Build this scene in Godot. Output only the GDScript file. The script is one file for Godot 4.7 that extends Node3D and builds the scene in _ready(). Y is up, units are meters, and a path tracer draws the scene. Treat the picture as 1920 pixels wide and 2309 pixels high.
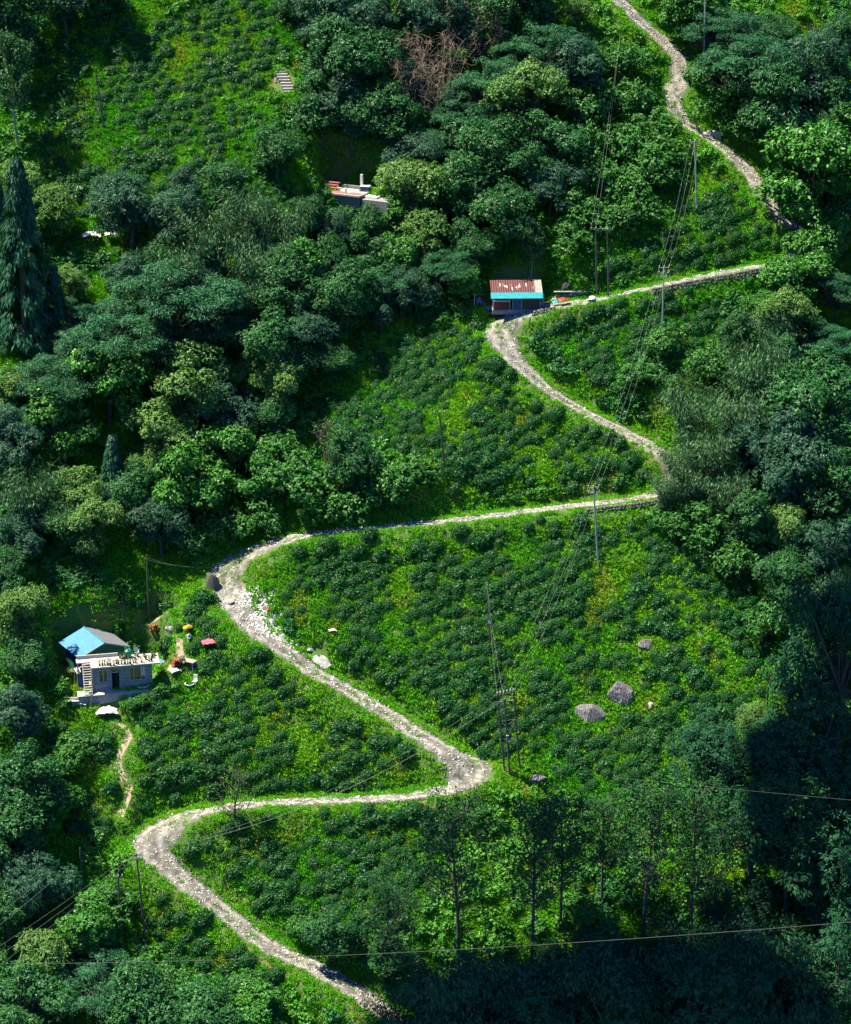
extends Node3D
# A tea garden on a steep hillside: a rubble track climbs it in hairpins between forest, a small house and a roadside shed.

# ---------- where the surveyor's camera stands; the ground is found along its sight lines ----------
const EYE = Vector3(0, 85.5, 234.9)
const PITCH = -20.0
const FOV = 23.7
const SUN = Vector3(0.43, -0.895, 0.11)          # the way the sunlight travels
const X0 = -84.0
const Z0 = -126.0
const CELL = 0.5
const NX = 337
const NZ = 413
var rng = RandomNumberGenerator.new()
var height_grid = PackedFloat32Array()
var road_gap = PackedFloat32Array()              # metres from the edge of the nearest track (negative on it)
var n_big = FastNoiseLite.new()
var n_mid = FastNoiseLite.new()
var n_fine = FastNoiseLite.new()
var sight: Basis
var half_tan = tan(deg_to_rad(FOV / 2.0))
var gully = []
var taken = {}
var M = {}
# mesh being built
var V = PackedVector3Array()
var N = PackedVector3Array()
var C = PackedColorArray()
var I = PackedInt32Array()
var ink = Color(1, 1, 1)

func _ready():
	# --- camera, sky, sun, exposure ---
	var cam = Camera3D.new()
	cam.name = "camera"
	cam.position = EYE
	cam.rotation_degrees = Vector3(PITCH, 0, 0)
	cam.fov = FOV
	cam.near = 0.5
	cam.far = 1500.0
	add_child(cam)
	cam.current = true
	sight = cam.basis
	var env = Environment.new()
	env.background_mode = Environment.BG_SKY
	var sky_material = ProceduralSkyMaterial.new()
	sky_material.sky_top_color = Color(0.13, 0.28, 0.54)
	sky_material.sky_horizon_color = Color(0.38, 0.54, 0.70)
	sky_material.ground_bottom_color = Color(0.03, 0.07, 0.05)
	sky_material.ground_horizon_color = Color(0.16, 0.26, 0.28)
	sky_material.sky_curve = 0.15
	var sky = Sky.new()
	sky.sky_material = sky_material
	env.sky = sky
	env.background_energy_multiplier = 1.05
	env.tonemap_mode = Environment.TONE_MAPPER_LINEAR
	env.tonemap_exposure = 3.0
	env.sdfgi_enabled = true
	env.ssao_enabled = true
	env.ssil_enabled = true
	var world = WorldEnvironment.new()
	world.name = "world_environment"
	world.environment = env
	add_child(world)
	var sun = DirectionalLight3D.new()
	sun.name = "sun"
	sun.light_energy = 1.6
	sun.light_angular_distance = 0.5
	sun.light_color = Color(1.0, 0.95, 0.84)
	sun.shadow_enabled = true
	add_child(sun)
	sun.look_at_from_position(Vector3.ZERO, SUN, Vector3.UP)
	# --- the place ---
	rng.seed = 7
	for n in [[n_big, 0.022, 3], [n_mid, 0.11, 5], [n_fine, 0.42, 9]]:
		n[0].noise_type = FastNoiseLite.TYPE_SIMPLEX_SMOOTH
		n[0].frequency = n[1]
		n[0].seed = n[2]
		n[0].fractal_octaves = 2
	make_materials()
	make_terrain()
	make_fields()
	make_forest()
	make_unseen_cloud()
	make_things()

# ---------- small helpers ----------
func numbered(called):
	if not taken.has(called):
		taken[called] = 0
		return called
	taken[called] += 1
	return "%s_%03d" % [called, taken[called]]

func tag(o, label, category, group = "", kind = ""):
	if label: o.set_meta("label", label)
	if category: o.set_meta("category", category)
	if group: o.set_meta("group", group)
	if kind: o.set_meta("kind", kind)
	return o

func thing(called, label, category, where, turn = 0.0, group = ""):
	var o = Node3D.new()
	o.name = numbered(called)
	add_child(o)
	o.position = where
	o.rotation.y = turn
	return tag(o, label, category, group)

func part(called, mesh, material, parent):
	var o = MeshInstance3D.new()
	o.name = called
	o.mesh = mesh
	o.material_override = material
	parent.add_child(o, true)
	return o

func single(called, mesh, material, where, turn, label, category, group = ""):
	var o = MeshInstance3D.new()
	o.name = numbered(called)
	o.mesh = mesh
	o.material_override = material
	add_child(o)
	o.position = where
	o.rotation.y = turn
	return tag(o, label, category, group)

func begin(c = Color(1, 1, 1)):
	V = PackedVector3Array()
	N = PackedVector3Array()
	C = PackedColorArray()
	I = PackedInt32Array()
	ink = c

func done(leaves_only = false):
	if not leaves_only:                          # let every face wind the way its normals point
		for f in I.size() / 3:
			var i0 = I[f * 3]
			var i1 = I[f * 3 + 1]
			var i2 = I[f * 3 + 2]
			if (V[i2] - V[i0]).cross(V[i1] - V[i0]).dot(N[i0] + N[i1] + N[i2]) < 0:
				I[f * 3 + 1] = i2
				I[f * 3 + 2] = i1
	var a = []
	a.resize(Mesh.ARRAY_MAX)
	a[Mesh.ARRAY_VERTEX] = V
	a[Mesh.ARRAY_NORMAL] = N
	a[Mesh.ARRAY_COLOR] = C
	a[Mesh.ARRAY_INDEX] = I
	var m = ArrayMesh.new()
	m.add_surface_from_arrays(Mesh.PRIMITIVE_TRIANGLES, a)
	return m

func quad(a, b, c, d):
	var n = (c - a).cross(b - a).normalized()
	if n == Vector3.ZERO: n = (d - a).cross(c - a).normalized()
	var k = V.size()
	V.append(a); V.append(b); V.append(c); V.append(d)
	for i in 4:
		N.append(n); C.append(ink)
	I.append(k); I.append(k + 1); I.append(k + 2)
	I.append(k); I.append(k + 2); I.append(k + 3)

func tri(a, b, c):
	var n = (c - a).cross(b - a).normalized()
	var k = V.size()
	V.append(a); V.append(b); V.append(c)
	for i in 3:
		N.append(n); C.append(ink)
	I.append(k); I.append(k + 1); I.append(k + 2)

# a box with its long edges chamfered a little; c = centre, s = size
func box(c, s, b = Basis(), bevel = 0.012):
	var h = s * 0.5
	var e = minf(bevel, minf(h.x, minf(h.y, h.z)) * 0.45)
	var i = h - Vector3(e, e, e)
	var p = func(x, y, z): return c + b * Vector3(x, y, z)
	for sgn in [-1.0, 1.0]:
		var faces = [
			[Vector3(sgn * h.x, -i.y, -i.z), Vector3(sgn * h.x, i.y, -i.z), Vector3(sgn * h.x, i.y, i.z), Vector3(sgn * h.x, -i.y, i.z), Vector3(sgn, 0, 0)],
			[Vector3(-i.x, sgn * h.y, -i.z), Vector3(-i.x, sgn * h.y, i.z), Vector3(i.x, sgn * h.y, i.z), Vector3(i.x, sgn * h.y, -i.z), Vector3(0, sgn, 0)],
			[Vector3(-i.x, -i.y, sgn * h.z), Vector3(i.x, -i.y, sgn * h.z), Vector3(i.x, i.y, sgn * h.z), Vector3(-i.x, i.y, sgn * h.z), Vector3(0, 0, sgn)]]
		for f in faces:
			face4(p, b, f[0], f[1], f[2], f[3], f[4])
		for t in [-1.0, 1.0]:
			face4(p, b, Vector3(-i.x, sgn * h.y, t * i.z), Vector3(i.x, sgn * h.y, t * i.z), Vector3(i.x, sgn * i.y, t * h.z), Vector3(-i.x, sgn * i.y, t * h.z), Vector3(0, sgn, t).normalized())
			face4(p, b, Vector3(sgn * h.x, -i.y, t * i.z), Vector3(sgn * h.x, i.y, t * i.z), Vector3(sgn * i.x, i.y, t * h.z), Vector3(sgn * i.x, -i.y, t * h.z), Vector3(sgn, 0, t).normalized())
			face4(p, b, Vector3(sgn * h.x, t * i.y, -i.z), Vector3(sgn * h.x, t * i.y, i.z), Vector3(sgn * i.x, t * h.y, i.z), Vector3(sgn * i.x, t * h.y, -i.z), Vector3(sgn, t, 0).normalized())

func face4(p, b, a1, a2, a3, a4, n):
	var k = V.size()
	for q in [a1, a2, a3, a4]:
		V.append(p.call(q.x, q.y, q.z)); N.append(b * n); C.append(ink)
	I.append(k); I.append(k + 1); I.append(k + 2)
	I.append(k); I.append(k + 2); I.append(k + 3)

func tube(path, radii, sides = 6, closed = true):
	var k0 = V.size()
	var up = Vector3(0.31, 0.17, 0.93)
	for j in path.size():
		var d = (path[mini(j + 1, path.size() - 1)] - path[maxi(j - 1, 0)]).normalized()
		var u = d.cross(up).normalized()
		var w = d.cross(u)
		var r = radii[j] if radii is Array or radii is PackedFloat32Array else radii
		for s in sides:
			var a = TAU * s / sides
			var n = u * cos(a) + w * sin(a)
			V.append(path[j] + n * r); N.append(n); C.append(ink)
	for j in path.size() - 1:
		for s in sides:
			var a = k0 + j * sides + s
			var b = k0 + j * sides + (s + 1) % sides
			I.append(a); I.append(b); I.append(b + sides)
			I.append(a); I.append(b + sides); I.append(a + sides)
	if closed:
		for e in [0, path.size() - 1]:
			var c = V.size()
			V.append(path[e]); N.append((path[e] - path[1 if e == 0 else e - 1]).normalized()); C.append(ink)
			for s in sides:
				I.append(c); I.append(k0 + e * sides + s); I.append(k0 + e * sides + (s + 1) % sides)

func lathe(profile, sides = 16, at_ = Vector3.ZERO, b = Basis()):
	var k0 = V.size()
	for j in profile.size():
		var d = profile[mini(j + 1, profile.size() - 1)] - profile[maxi(j - 1, 0)]
		var n2 = Vector2(d.y, -d.x).normalized()
		for s in sides:
			var a = TAU * s / sides
			V.append(at_ + b * Vector3(profile[j].x * cos(a), profile[j].y, profile[j].x * sin(a)))
			N.append(b * Vector3(n2.x * cos(a), n2.y, n2.x * sin(a))); C.append(ink)
	for j in profile.size() - 1:
		for s in sides:
			var a = k0 + j * sides + s
			var c = k0 + j * sides + (s + 1) % sides
			I.append(a); I.append(c); I.append(c + sides)
			I.append(a); I.append(c + sides); I.append(a + sides)

# an uneven stone: a sphere pushed about by noise and cut by a few planes
func rock(size, seed_, rough = 0.35, rings = 9, cuts = 5):
	var r = RandomNumberGenerator.new()
	r.seed = seed_
	var planes = []
	for i in cuts:
		planes.append([Vector3(r.randf_range(-1, 1), r.randf_range(-0.3, 1), r.randf_range(-1, 1)).normalized(), r.randf_range(0.5, 0.85)])
	var k0 = V.size()
	var sides = rings * 2
	var pts = []
	for j in rings + 1:
		var th = PI * j / rings
		for s in sides:
			var ph = TAU * s / sides
			var d = Vector3(sin(th) * cos(ph), cos(th), sin(th) * sin(ph))
			var l = 1.0 + rough * n_mid.get_noise_3d(d.x * 9.0 + seed_ * 3.1, d.y * 9.0, d.z * 9.0) + rough * 0.4 * n_fine.get_noise_3d(d.x * 9.0, d.y * 9.0 + seed_, d.z * 9.0)
			var p = d * l
			for c in planes:
				var over = p.dot(c[0]) - c[1]
				if over > 0: p -= c[0] * over * 0.92
			pts.append(p * size)
	for j in rings:
		for s in sides:
			var a = pts[j * sides + s]
			var b = pts[j * sides + (s + 1) % sides]
			var c = pts[(j + 1) * sides + (s + 1) % sides]
			var d = pts[(j + 1) * sides + s]
			if j > 0: tri(a, b, c)
			if j < rings - 1: tri(a, c, d)

func rnd(a, b): return rng.randf_range(a, b)

# ---------- the ground ----------
func ray(px, py):
	var x = (px - 960.0) / 1154.5 * half_tan
	var y = (1154.5 - py) / 1154.5 * half_tan
	return (sight * Vector3(x, y, -1.0)).normalized()

func slope_point(px, py):                        # where a sight line meets the bare slope
	var d = ray(px, py)
	var t = 150.0
	while t < 420.0:
		var p = EYE + d * t
		if p.y < bare(p.x, p.z): break
		t += 0.5
	return EYE + d * (t - 0.25)

func at(px, py, lift = 0.0):                     # where a sight line meets the finished ground
	var d = ray(px, py)
	var t = 150.0
	while t < 420.0:
		var p = EYE + d * t
		if p.y < ground(p.x, p.z): break
		t += 1.0
	var lo = t - 1.0
	for i in 7:
		var mid = (lo + t) * 0.5
		var p = EYE + d * mid
		if p.y < ground(p.x, p.z): t = mid
		else: lo = mid
	var q = EYE + d * t
	return Vector3(q.x, ground(q.x, q.z) + lift, q.z)

func px_per_m(p):
	return 1154.5 / half_tan / (-(sight.inverse() * (p - EYE)).z)

func profile(z):
	if z < -70.0: return 52.75 - (z + 70.0) * 0.62 if z > -160.0 else 108.5 + minf(60.0, (-z - 160.0) * 0.3)
	if z < 45.0: return -0.7536 * z
	if z < 75.0: return -33.9 - (z - 45.0) * 0.92
	return maxf(-61.5 - (z - 75.0) * 0.5, -80.0)

func bare(x, z):
	var y = profile(z) + 1.5 * n_big.get_noise_2d(x, z) + 0.22 * n_mid.get_noise_2d(x, z)
	if gully.size() and z > -110 and z < 40 and x < 25:
		var d = 1e9
		for i in gully.size() - 1:
			var q = Geometry2D.get_closest_point_to_segment(Vector2(x, z), gully[i], gully[i + 1])
			d = minf(d, q.distance_to(Vector2(x, z)))
		y -= 3.6 * exp(-d * d / 90.0)
	return y

func ground(x, z):
	var fx = (x - X0) / CELL
	var fz = (z - Z0) / CELL
	if fx < 0 or fz < 0 or fx >= NX - 1 or fz >= NZ - 1: return bare(x, z)
	var i = int(fx)
	var j = int(fz)
	var u = fx - i
	var v = fz - j
	var k = j * NX + i
	return lerpf(lerpf(height_grid[k], height_grid[k + 1], u), lerpf(height_grid[k + NX], height_grid[k + NX + 1], u), v)

func gap(x, z):
	var i = int((x - X0) / CELL)
	var j = int((z - Z0) / CELL)
	if i < 0 or j < 0 or i >= NX or j >= NZ: return 99.0
	return road_gap[j * NX + i]

func ground_normal(x, z):
	return Vector3(ground(x - 0.6, z) - ground(x + 0.6, z), 1.2, ground(x, z - 0.6) - ground(x, z + 0.6)).normalized()

func curve_through(pts, step):                   # smooth line through points that carry a half width in w
	var out = []
	for i in pts.size() - 1:
		var p0 = pts[maxi(i - 1, 0)]
		var p1 = pts[i]
		var p2 = pts[i + 1]
		var p3 = pts[mini(i + 2, pts.size() - 1)]
		var n = maxi(1, int((Vector2(p2.x, p2.z) - Vector2(p1.x, p1.z)).length() / step))
		for k in n:
			var t = float(k) / n
			out.append(0.5 * (2.0 * p1 + (p2 - p0) * t + (2.0 * p0 - 5.0 * p1 + 4.0 * p2 - p3) * t * t + (3.0 * p1 - p0 - 3.0 * p2 + p3) * t * t * t))
	out.append(pts[-1])
	return out

# ---------- terrain, track, footpaths ----------
const ROAD = [[1362, -40, 1.2], [1395, 0, 1.24], [1440, 45, 1.24], [1492, 90, 1.24], [1530, 132, 1.2], [1530, 180, 1.24], [1514, 222, 1.24], [1526, 258, 1.24], [1566, 293, 1.2], [1620, 325, 1.24], [1668, 367, 1.24], [1706, 412, 1.2], [1734, 458, 1.2], [1775, 500, 1.2], [1832, 524, 1.5], [1842, 556, 1.5], [1795, 580, 1.29], [1740, 595, 0.85], [1640, 613, 0.85], [1540, 633, 0.85], [1440, 655, 0.85], [1350, 675, 0.85], [1285, 686, 1.29], [1222, 694, 1.6], [1165, 710, 1.8], [1132, 734, 1.8], [1128, 762, 1.7], [1152, 802, 1.5], [1202, 852, 1.2], [1262, 897, 1.1], [1332, 937, 1.1], [1402, 971, 1.15], [1462, 1003, 1.2], [1512, 1040, 1.29], [1532, 1078, 1.5], [1505, 1110, 1.2], [1435, 1124, 0.85], [1340, 1135, 0.85], [1240, 1147, 0.85], [1130, 1160, 0.85], [1040, 1171, 0.85], [950, 1180, 0.85], [870, 1187, 0.85], [790, 1193, 0.85], [700, 1205, 0.85], [630, 1221, 1.5], [565, 1244, 1.7], [512, 1280, 1.9], [506, 1312, 1.9], [532, 1366, 1.7], [574, 1418, 1.55], [645, 1468, 1.29], [704, 1512, 1.24], [790, 1560, 1.24], [880, 1615, 1.24], [950, 1660, 1.29], [1020, 1697, 1.5], [1066, 1726, 1.7], [1060, 1758, 1.7], [1005, 1782, 1.29], [930, 1795, 0.85], [840, 1801, 0.85], [740, 1805, 0.85], [640, 1808, 0.85], [540, 1816, 0.85], [460, 1830, 0.85], [392, 1852, 1.7], [345, 1882, 1.9], [342, 1912, 1.8], [384, 1962, 1.55], [452, 2012, 1.29], [524, 2072, 1.24], [602, 2132, 1.24], [682, 2170, 1.24], [762, 2208, 1.24], [824, 2250, 1.24], [890, 2300, 1.24], [960, 2345, 1.24]]
const PATH = [[255, 1622, 0.35], [275, 1630, 0.4], [292, 1655, 0.42], [280, 1682, 0.42], [266, 1705, 0.42], [266, 1725, 0.4], [272, 1745, 0.4], [290, 1758, 0.42], [292, 1782, 0.4], [282, 1812, 0.42], [270, 1848, 0.45]]
const YARD = [[402, 1432, 0.35], [406, 1455, 0.42], [403, 1478, 0.5], [398, 1500, 0.7], [386, 1514, 0.8], [372, 1522, 0.5]]
const LANE = [[388, 1374, 0.4], [370, 1386, 0.55], [350, 1399, 0.6], [336, 1408, 0.4]]

func line_on_slope(list, step):
	var pts = []
	for q in list:
		var p = slope_point(q[0], q[1])
		pts.append(Vector4(p.x, p.y, p.z, q[2]))
	var c = curve_through(pts, step)
	for pass_ in 5:
		var d = c.duplicate()
		for i in range(1, c.size() - 1):
			d[i].y = (c[i - 1].y + c[i].y + c[i + 1].y) / 3.0
		c = d
	return c

func level_pad(px, py, w, d, turn, back, rim = 2.5, raise_ = 0.0):   # a terrace cut for a building; (px, py) is the middle of its front edge
	var p = slope_point(px, py) + Vector3(0, raise_, 0)
	var b = Basis(Vector3.UP, turn)
	var i0 = int((p.x - w - d - X0) / CELL)
	var i1 = int((p.x + w + d - X0) / CELL)
	var j0 = int((p.z - w - d - 8 - Z0) / CELL)
	var j1 = int((p.z + w + d - Z0) / CELL)
	for j in range(j0, j1):
		for i in range(i0, i1):
			var q = b.inverse() * Vector3(X0 + i * CELL - p.x, 0, Z0 + j * CELL - p.z)
			var out = Vector2(maxf(absf(q.x) - w * 0.5, 0), maxf(maxf(q.z - back, -d - q.z), 0)).length()
			if out < rim:
				var k = j * NX + i
				height_grid[k] = lerpf(p.y, height_grid[k], smoothstep(0.0, rim, out))
	return p

func conform(c, soft):
	var near = PackedFloat32Array()
	near.resize(NX * NZ)
	near.fill(99.0)
	var level = PackedFloat32Array()
	level.resize(NX * NZ)
	var weight = PackedFloat32Array()
	weight.resize(NX * NZ)
	var reach = soft + 2.5
	for q in c:
		var i0 = maxi(int((q.x - reach - X0) / CELL), 0)
		var i1 = mini(int((q.x + reach - X0) / CELL), NX - 1)
		var j0 = maxi(int((q.z - reach - Z0) / CELL), 0)
		var j1 = mini(int((q.z + reach - Z0) / CELL), NZ - 1)
		for j in range(j0, j1 + 1):
			for i in range(i0, i1 + 1):
				var d = Vector2(X0 + i * CELL - q.x, Z0 + j * CELL - q.z).length() - q.w
				var k = j * NX + i
				near[k] = minf(near[k], d)
				var wt = 1.0 / pow(maxf(d + q.w, 0.0) + 0.4, 4.0)
				level[k] += wt * q.y
				weight[k] += wt
	for k in NX * NZ:
		if near[k] < soft:
			height_grid[k] = lerpf(level[k] / weight[k], height_grid[k], smoothstep(0.35, soft, near[k]))
		road_gap[k] = minf(road_gap[k], near[k])

func ribbon(c, lift, cross, seed_):
	begin()
	var rows = c.size()
	for j in rows:
		var q = c[j]
		var a = c[maxi(j - 1, 0)]
		var b = c[mini(j + 1, rows - 1)]
		var d = Vector2(b.x - a.x, b.z - a.z).normalized()
		var side = Vector3(-d.y, 0, d.x)
		for i in cross:
			var t = 2.0 * i / (cross - 1) - 1.0
			var w = q.w * (1.0 + 0.28 * n_fine.get_noise_2d(j * 0.55 + seed_, 40.0 * signf(t)) + 0.2 * n_fine.get_noise_2d(j * 2.2 + seed_, 90.0 * signf(t)))
			var p = Vector3(q.x, 0, q.z) + side * (t * w)
			p.y = ground(p.x, p.z) + lift + 0.05 * n_fine.get_noise_2d(p.x * 4.0, p.z * 4.0) - (0.05 if absf(t) > 0.99 else 0.0)
			V.append(p)
			N.append(Vector3.UP)
			# wheels have scoured two paler lines; leaf mould and weeds darken the crown and the edges
			var rut = exp(-pow((absf(t) - 0.5) / 0.2, 2.0))
			var dirt = 0.62 + 0.45 * rut + 0.35 * n_mid.get_noise_2d(p.x * 2.0, p.z * 2.0) + 0.25 * n_fine.get_noise_2d(p.x * 3.0, p.z * 3.0)
			C.append(Color(0.95, 0.96, 0.9).lerp(Color(1.0, 0.98, 0.94), rut) * clampf(dirt, 0.35, 1.2))
	for j in rows - 1:
		for i in cross - 1:
			var k = j * cross + i
			I.append(k); I.append(k + 1); I.append(k + cross + 1)
			I.append(k); I.append(k + cross + 1); I.append(k + cross)
	smooth_normals()
	return done()

func smooth_normals():
	for k in N.size(): N[k] = Vector3.ZERO
	for f in I.size() / 3:
		var a = I[f * 3]
		var b = I[f * 3 + 1]
		var c = I[f * 3 + 2]
		var n = (V[c] - V[a]).cross(V[b] - V[a])
		if n.y < 0: n = -n
		N[a] += n; N[b] += n; N[c] += n
	for k in N.size(): N[k] = N[k].normalized()

var road_line = []
var path_lines = []
var house_at: Vector3
var shed_at: Vector3
var slab_at: Vector3

func make_terrain():
	for q in [[1040, 330], [900, 560], [760, 730], [590, 900], [450, 1050], [390, 1110]]:
		var d = ray(q[0], q[1])
		var t = (EYE.y + 0.7536 * EYE.z) / -(d.y + 0.7536 * d.z)
		gully.append(Vector2(EYE.x + d.x * t, EYE.z + d.z * t))
	height_grid.resize(NX * NZ)
	road_gap.resize(NX * NZ)
	road_gap.fill(99.0)
	for j in NZ:
		for i in NX:
			height_grid[j * NX + i] = bare(X0 + i * CELL, Z0 + j * CELL)
	house_at = level_pad(262, 1560, 9.5, 8.5, 0.2, -1.4, 1.8, 0.1)
	shed_at = level_pad(1160, 700, 7.0, 4.5, 0.03, -0.4, 2.0)
	slab_at = level_pad(795, 440, 9.0, 5.0, -0.35, -0.4, 1.8, 0.35)
	road_line = line_on_slope(ROAD, 0.45)
	conform(road_line, 2.6)
	for l in [PATH, YARD, LANE]:
		var c = line_on_slope(l, 0.35)
		for i in c.size():
			var q = at_pixel(Vector3(c[i].x, c[i].y, c[i].z))
			var g = at(q.x, q.y)
			c[i] = Vector4(g.x, g.y, g.z, c[i].w)
		path_lines.append(c)
		conform(c, 0.8)
	# one sheet, fine under the hillside in view and coarser towards the ridge and the valley
	var xs = []
	var zs = []
	for e in [-700.0, -420.0, -260.0, -170.0, -120.0, -98.0]: xs.append(e)
	for i in NX: xs.append(X0 + i * CELL)
	for e in [98.0, 120.0, 170.0, 260.0, 420.0, 700.0]: xs.append(e)
	for e in [-700.0, -420.0, -280.0, -200.0, -160.0, -140.0]: zs.append(e)
	for j in NZ: zs.append(Z0 + j * CELL)
	for e in [92.0, 110.0, 140.0, 190.0, 260.0, 420.0]: zs.append(e)
	begin()
	for z in zs:
		for x in xs:
			V.append(Vector3(x, ground(x, z), z))
	N.resize(V.size())
	C.resize(V.size())
	for k in V.size():
		var dry = smoothstep(0.05, 0.45, n_mid.get_noise_2d(V[k].x * 0.8, V[k].z * 0.8))
		C[k] = Color(0.06, 0.13, 0.018).lerp(Color(0.13, 0.12, 0.04), dry * 0.6)
	var w = xs.size()
	for j in zs.size() - 1:
		for i in w - 1:
			var k = j * w + i
			I.append(k); I.append(k + 1); I.append(k + w + 1)
			I.append(k); I.append(k + w + 1); I.append(k + w)
	smooth_normals()
	var g = part("ground", done(), M.earth, self)
	tag(g, "", "", "", "structure")
	var r = part("road", ribbon(road_line, 0.05, 9, 3), M.track, self)
	tag(r, "pale rubble track climbing the tea slope in hairpin bends", "", "", "structure")
	var names = [["footpath", "narrow bare earth footpath winding down below the blue-roofed house"], ["footpath", "short earth path running through the firewood yard"], ["footpath", "grey path leading to the orange firewood stack"]]
	for i in 3:
		var o = part(numbered(names[i][0]), ribbon(path_lines[i], 0.05, 5, 20 + i), M.soil, self)
		tag(o, names[i][1], "", "", "structure")

# ---------- materials ----------
func noise_texture(freq, a, b, mid, seed_, octaves = 4, size = 512, normal = false):
	var n = FastNoiseLite.new()
	n.noise_type = FastNoiseLite.TYPE_SIMPLEX_SMOOTH
	n.frequency = freq
	n.seed = seed_
	n.fractal_octaves = octaves
	var t = NoiseTexture2D.new()
	t.width = size
	t.height = size
	t.seamless = true
	t.noise = n
	if normal:
		t.as_normal_map = true
		t.bump_strength = 6.0
	elif a != null:
		var g = Gradient.new()
		g.set_color(0, a)
		g.set_color(1, b)
		g.add_point(0.5, mid)
		g.set_offset(0, 0.15)
		g.set_offset(g.get_point_count() - 1, 0.85)
		t.color_ramp = g
	return t

func lin(r, g, b): return Color(r, g, b).linear_to_srgb()

func surface(called, color, rough = 0.8, metal = 0.0):
	var m = StandardMaterial3D.new()
	m.resource_name = called
	m.albedo_color = color
	m.roughness = rough
	m.metallic = metal
	return m

func worn(called, a, b, c, freq, scale, rough = 0.85, relief = 0.0, seed_ = 1):
	var m = surface(called, Color.WHITE, rough)
	m.albedo_texture = noise_texture(freq, a, c, b, seed_)
	m.uv1_triplanar = true
	m.uv1_world_triplanar = true
	m.uv1_scale = Vector3(scale, scale, scale)
	if relief > 0.0:
		m.heightmap_enabled = true
		m.heightmap_texture = noise_texture(freq * 1.7, Color.BLACK, Color.WHITE, Color(0.5, 0.5, 0.5), seed_ + 4)
		m.heightmap_scale = relief
	return m

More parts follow.
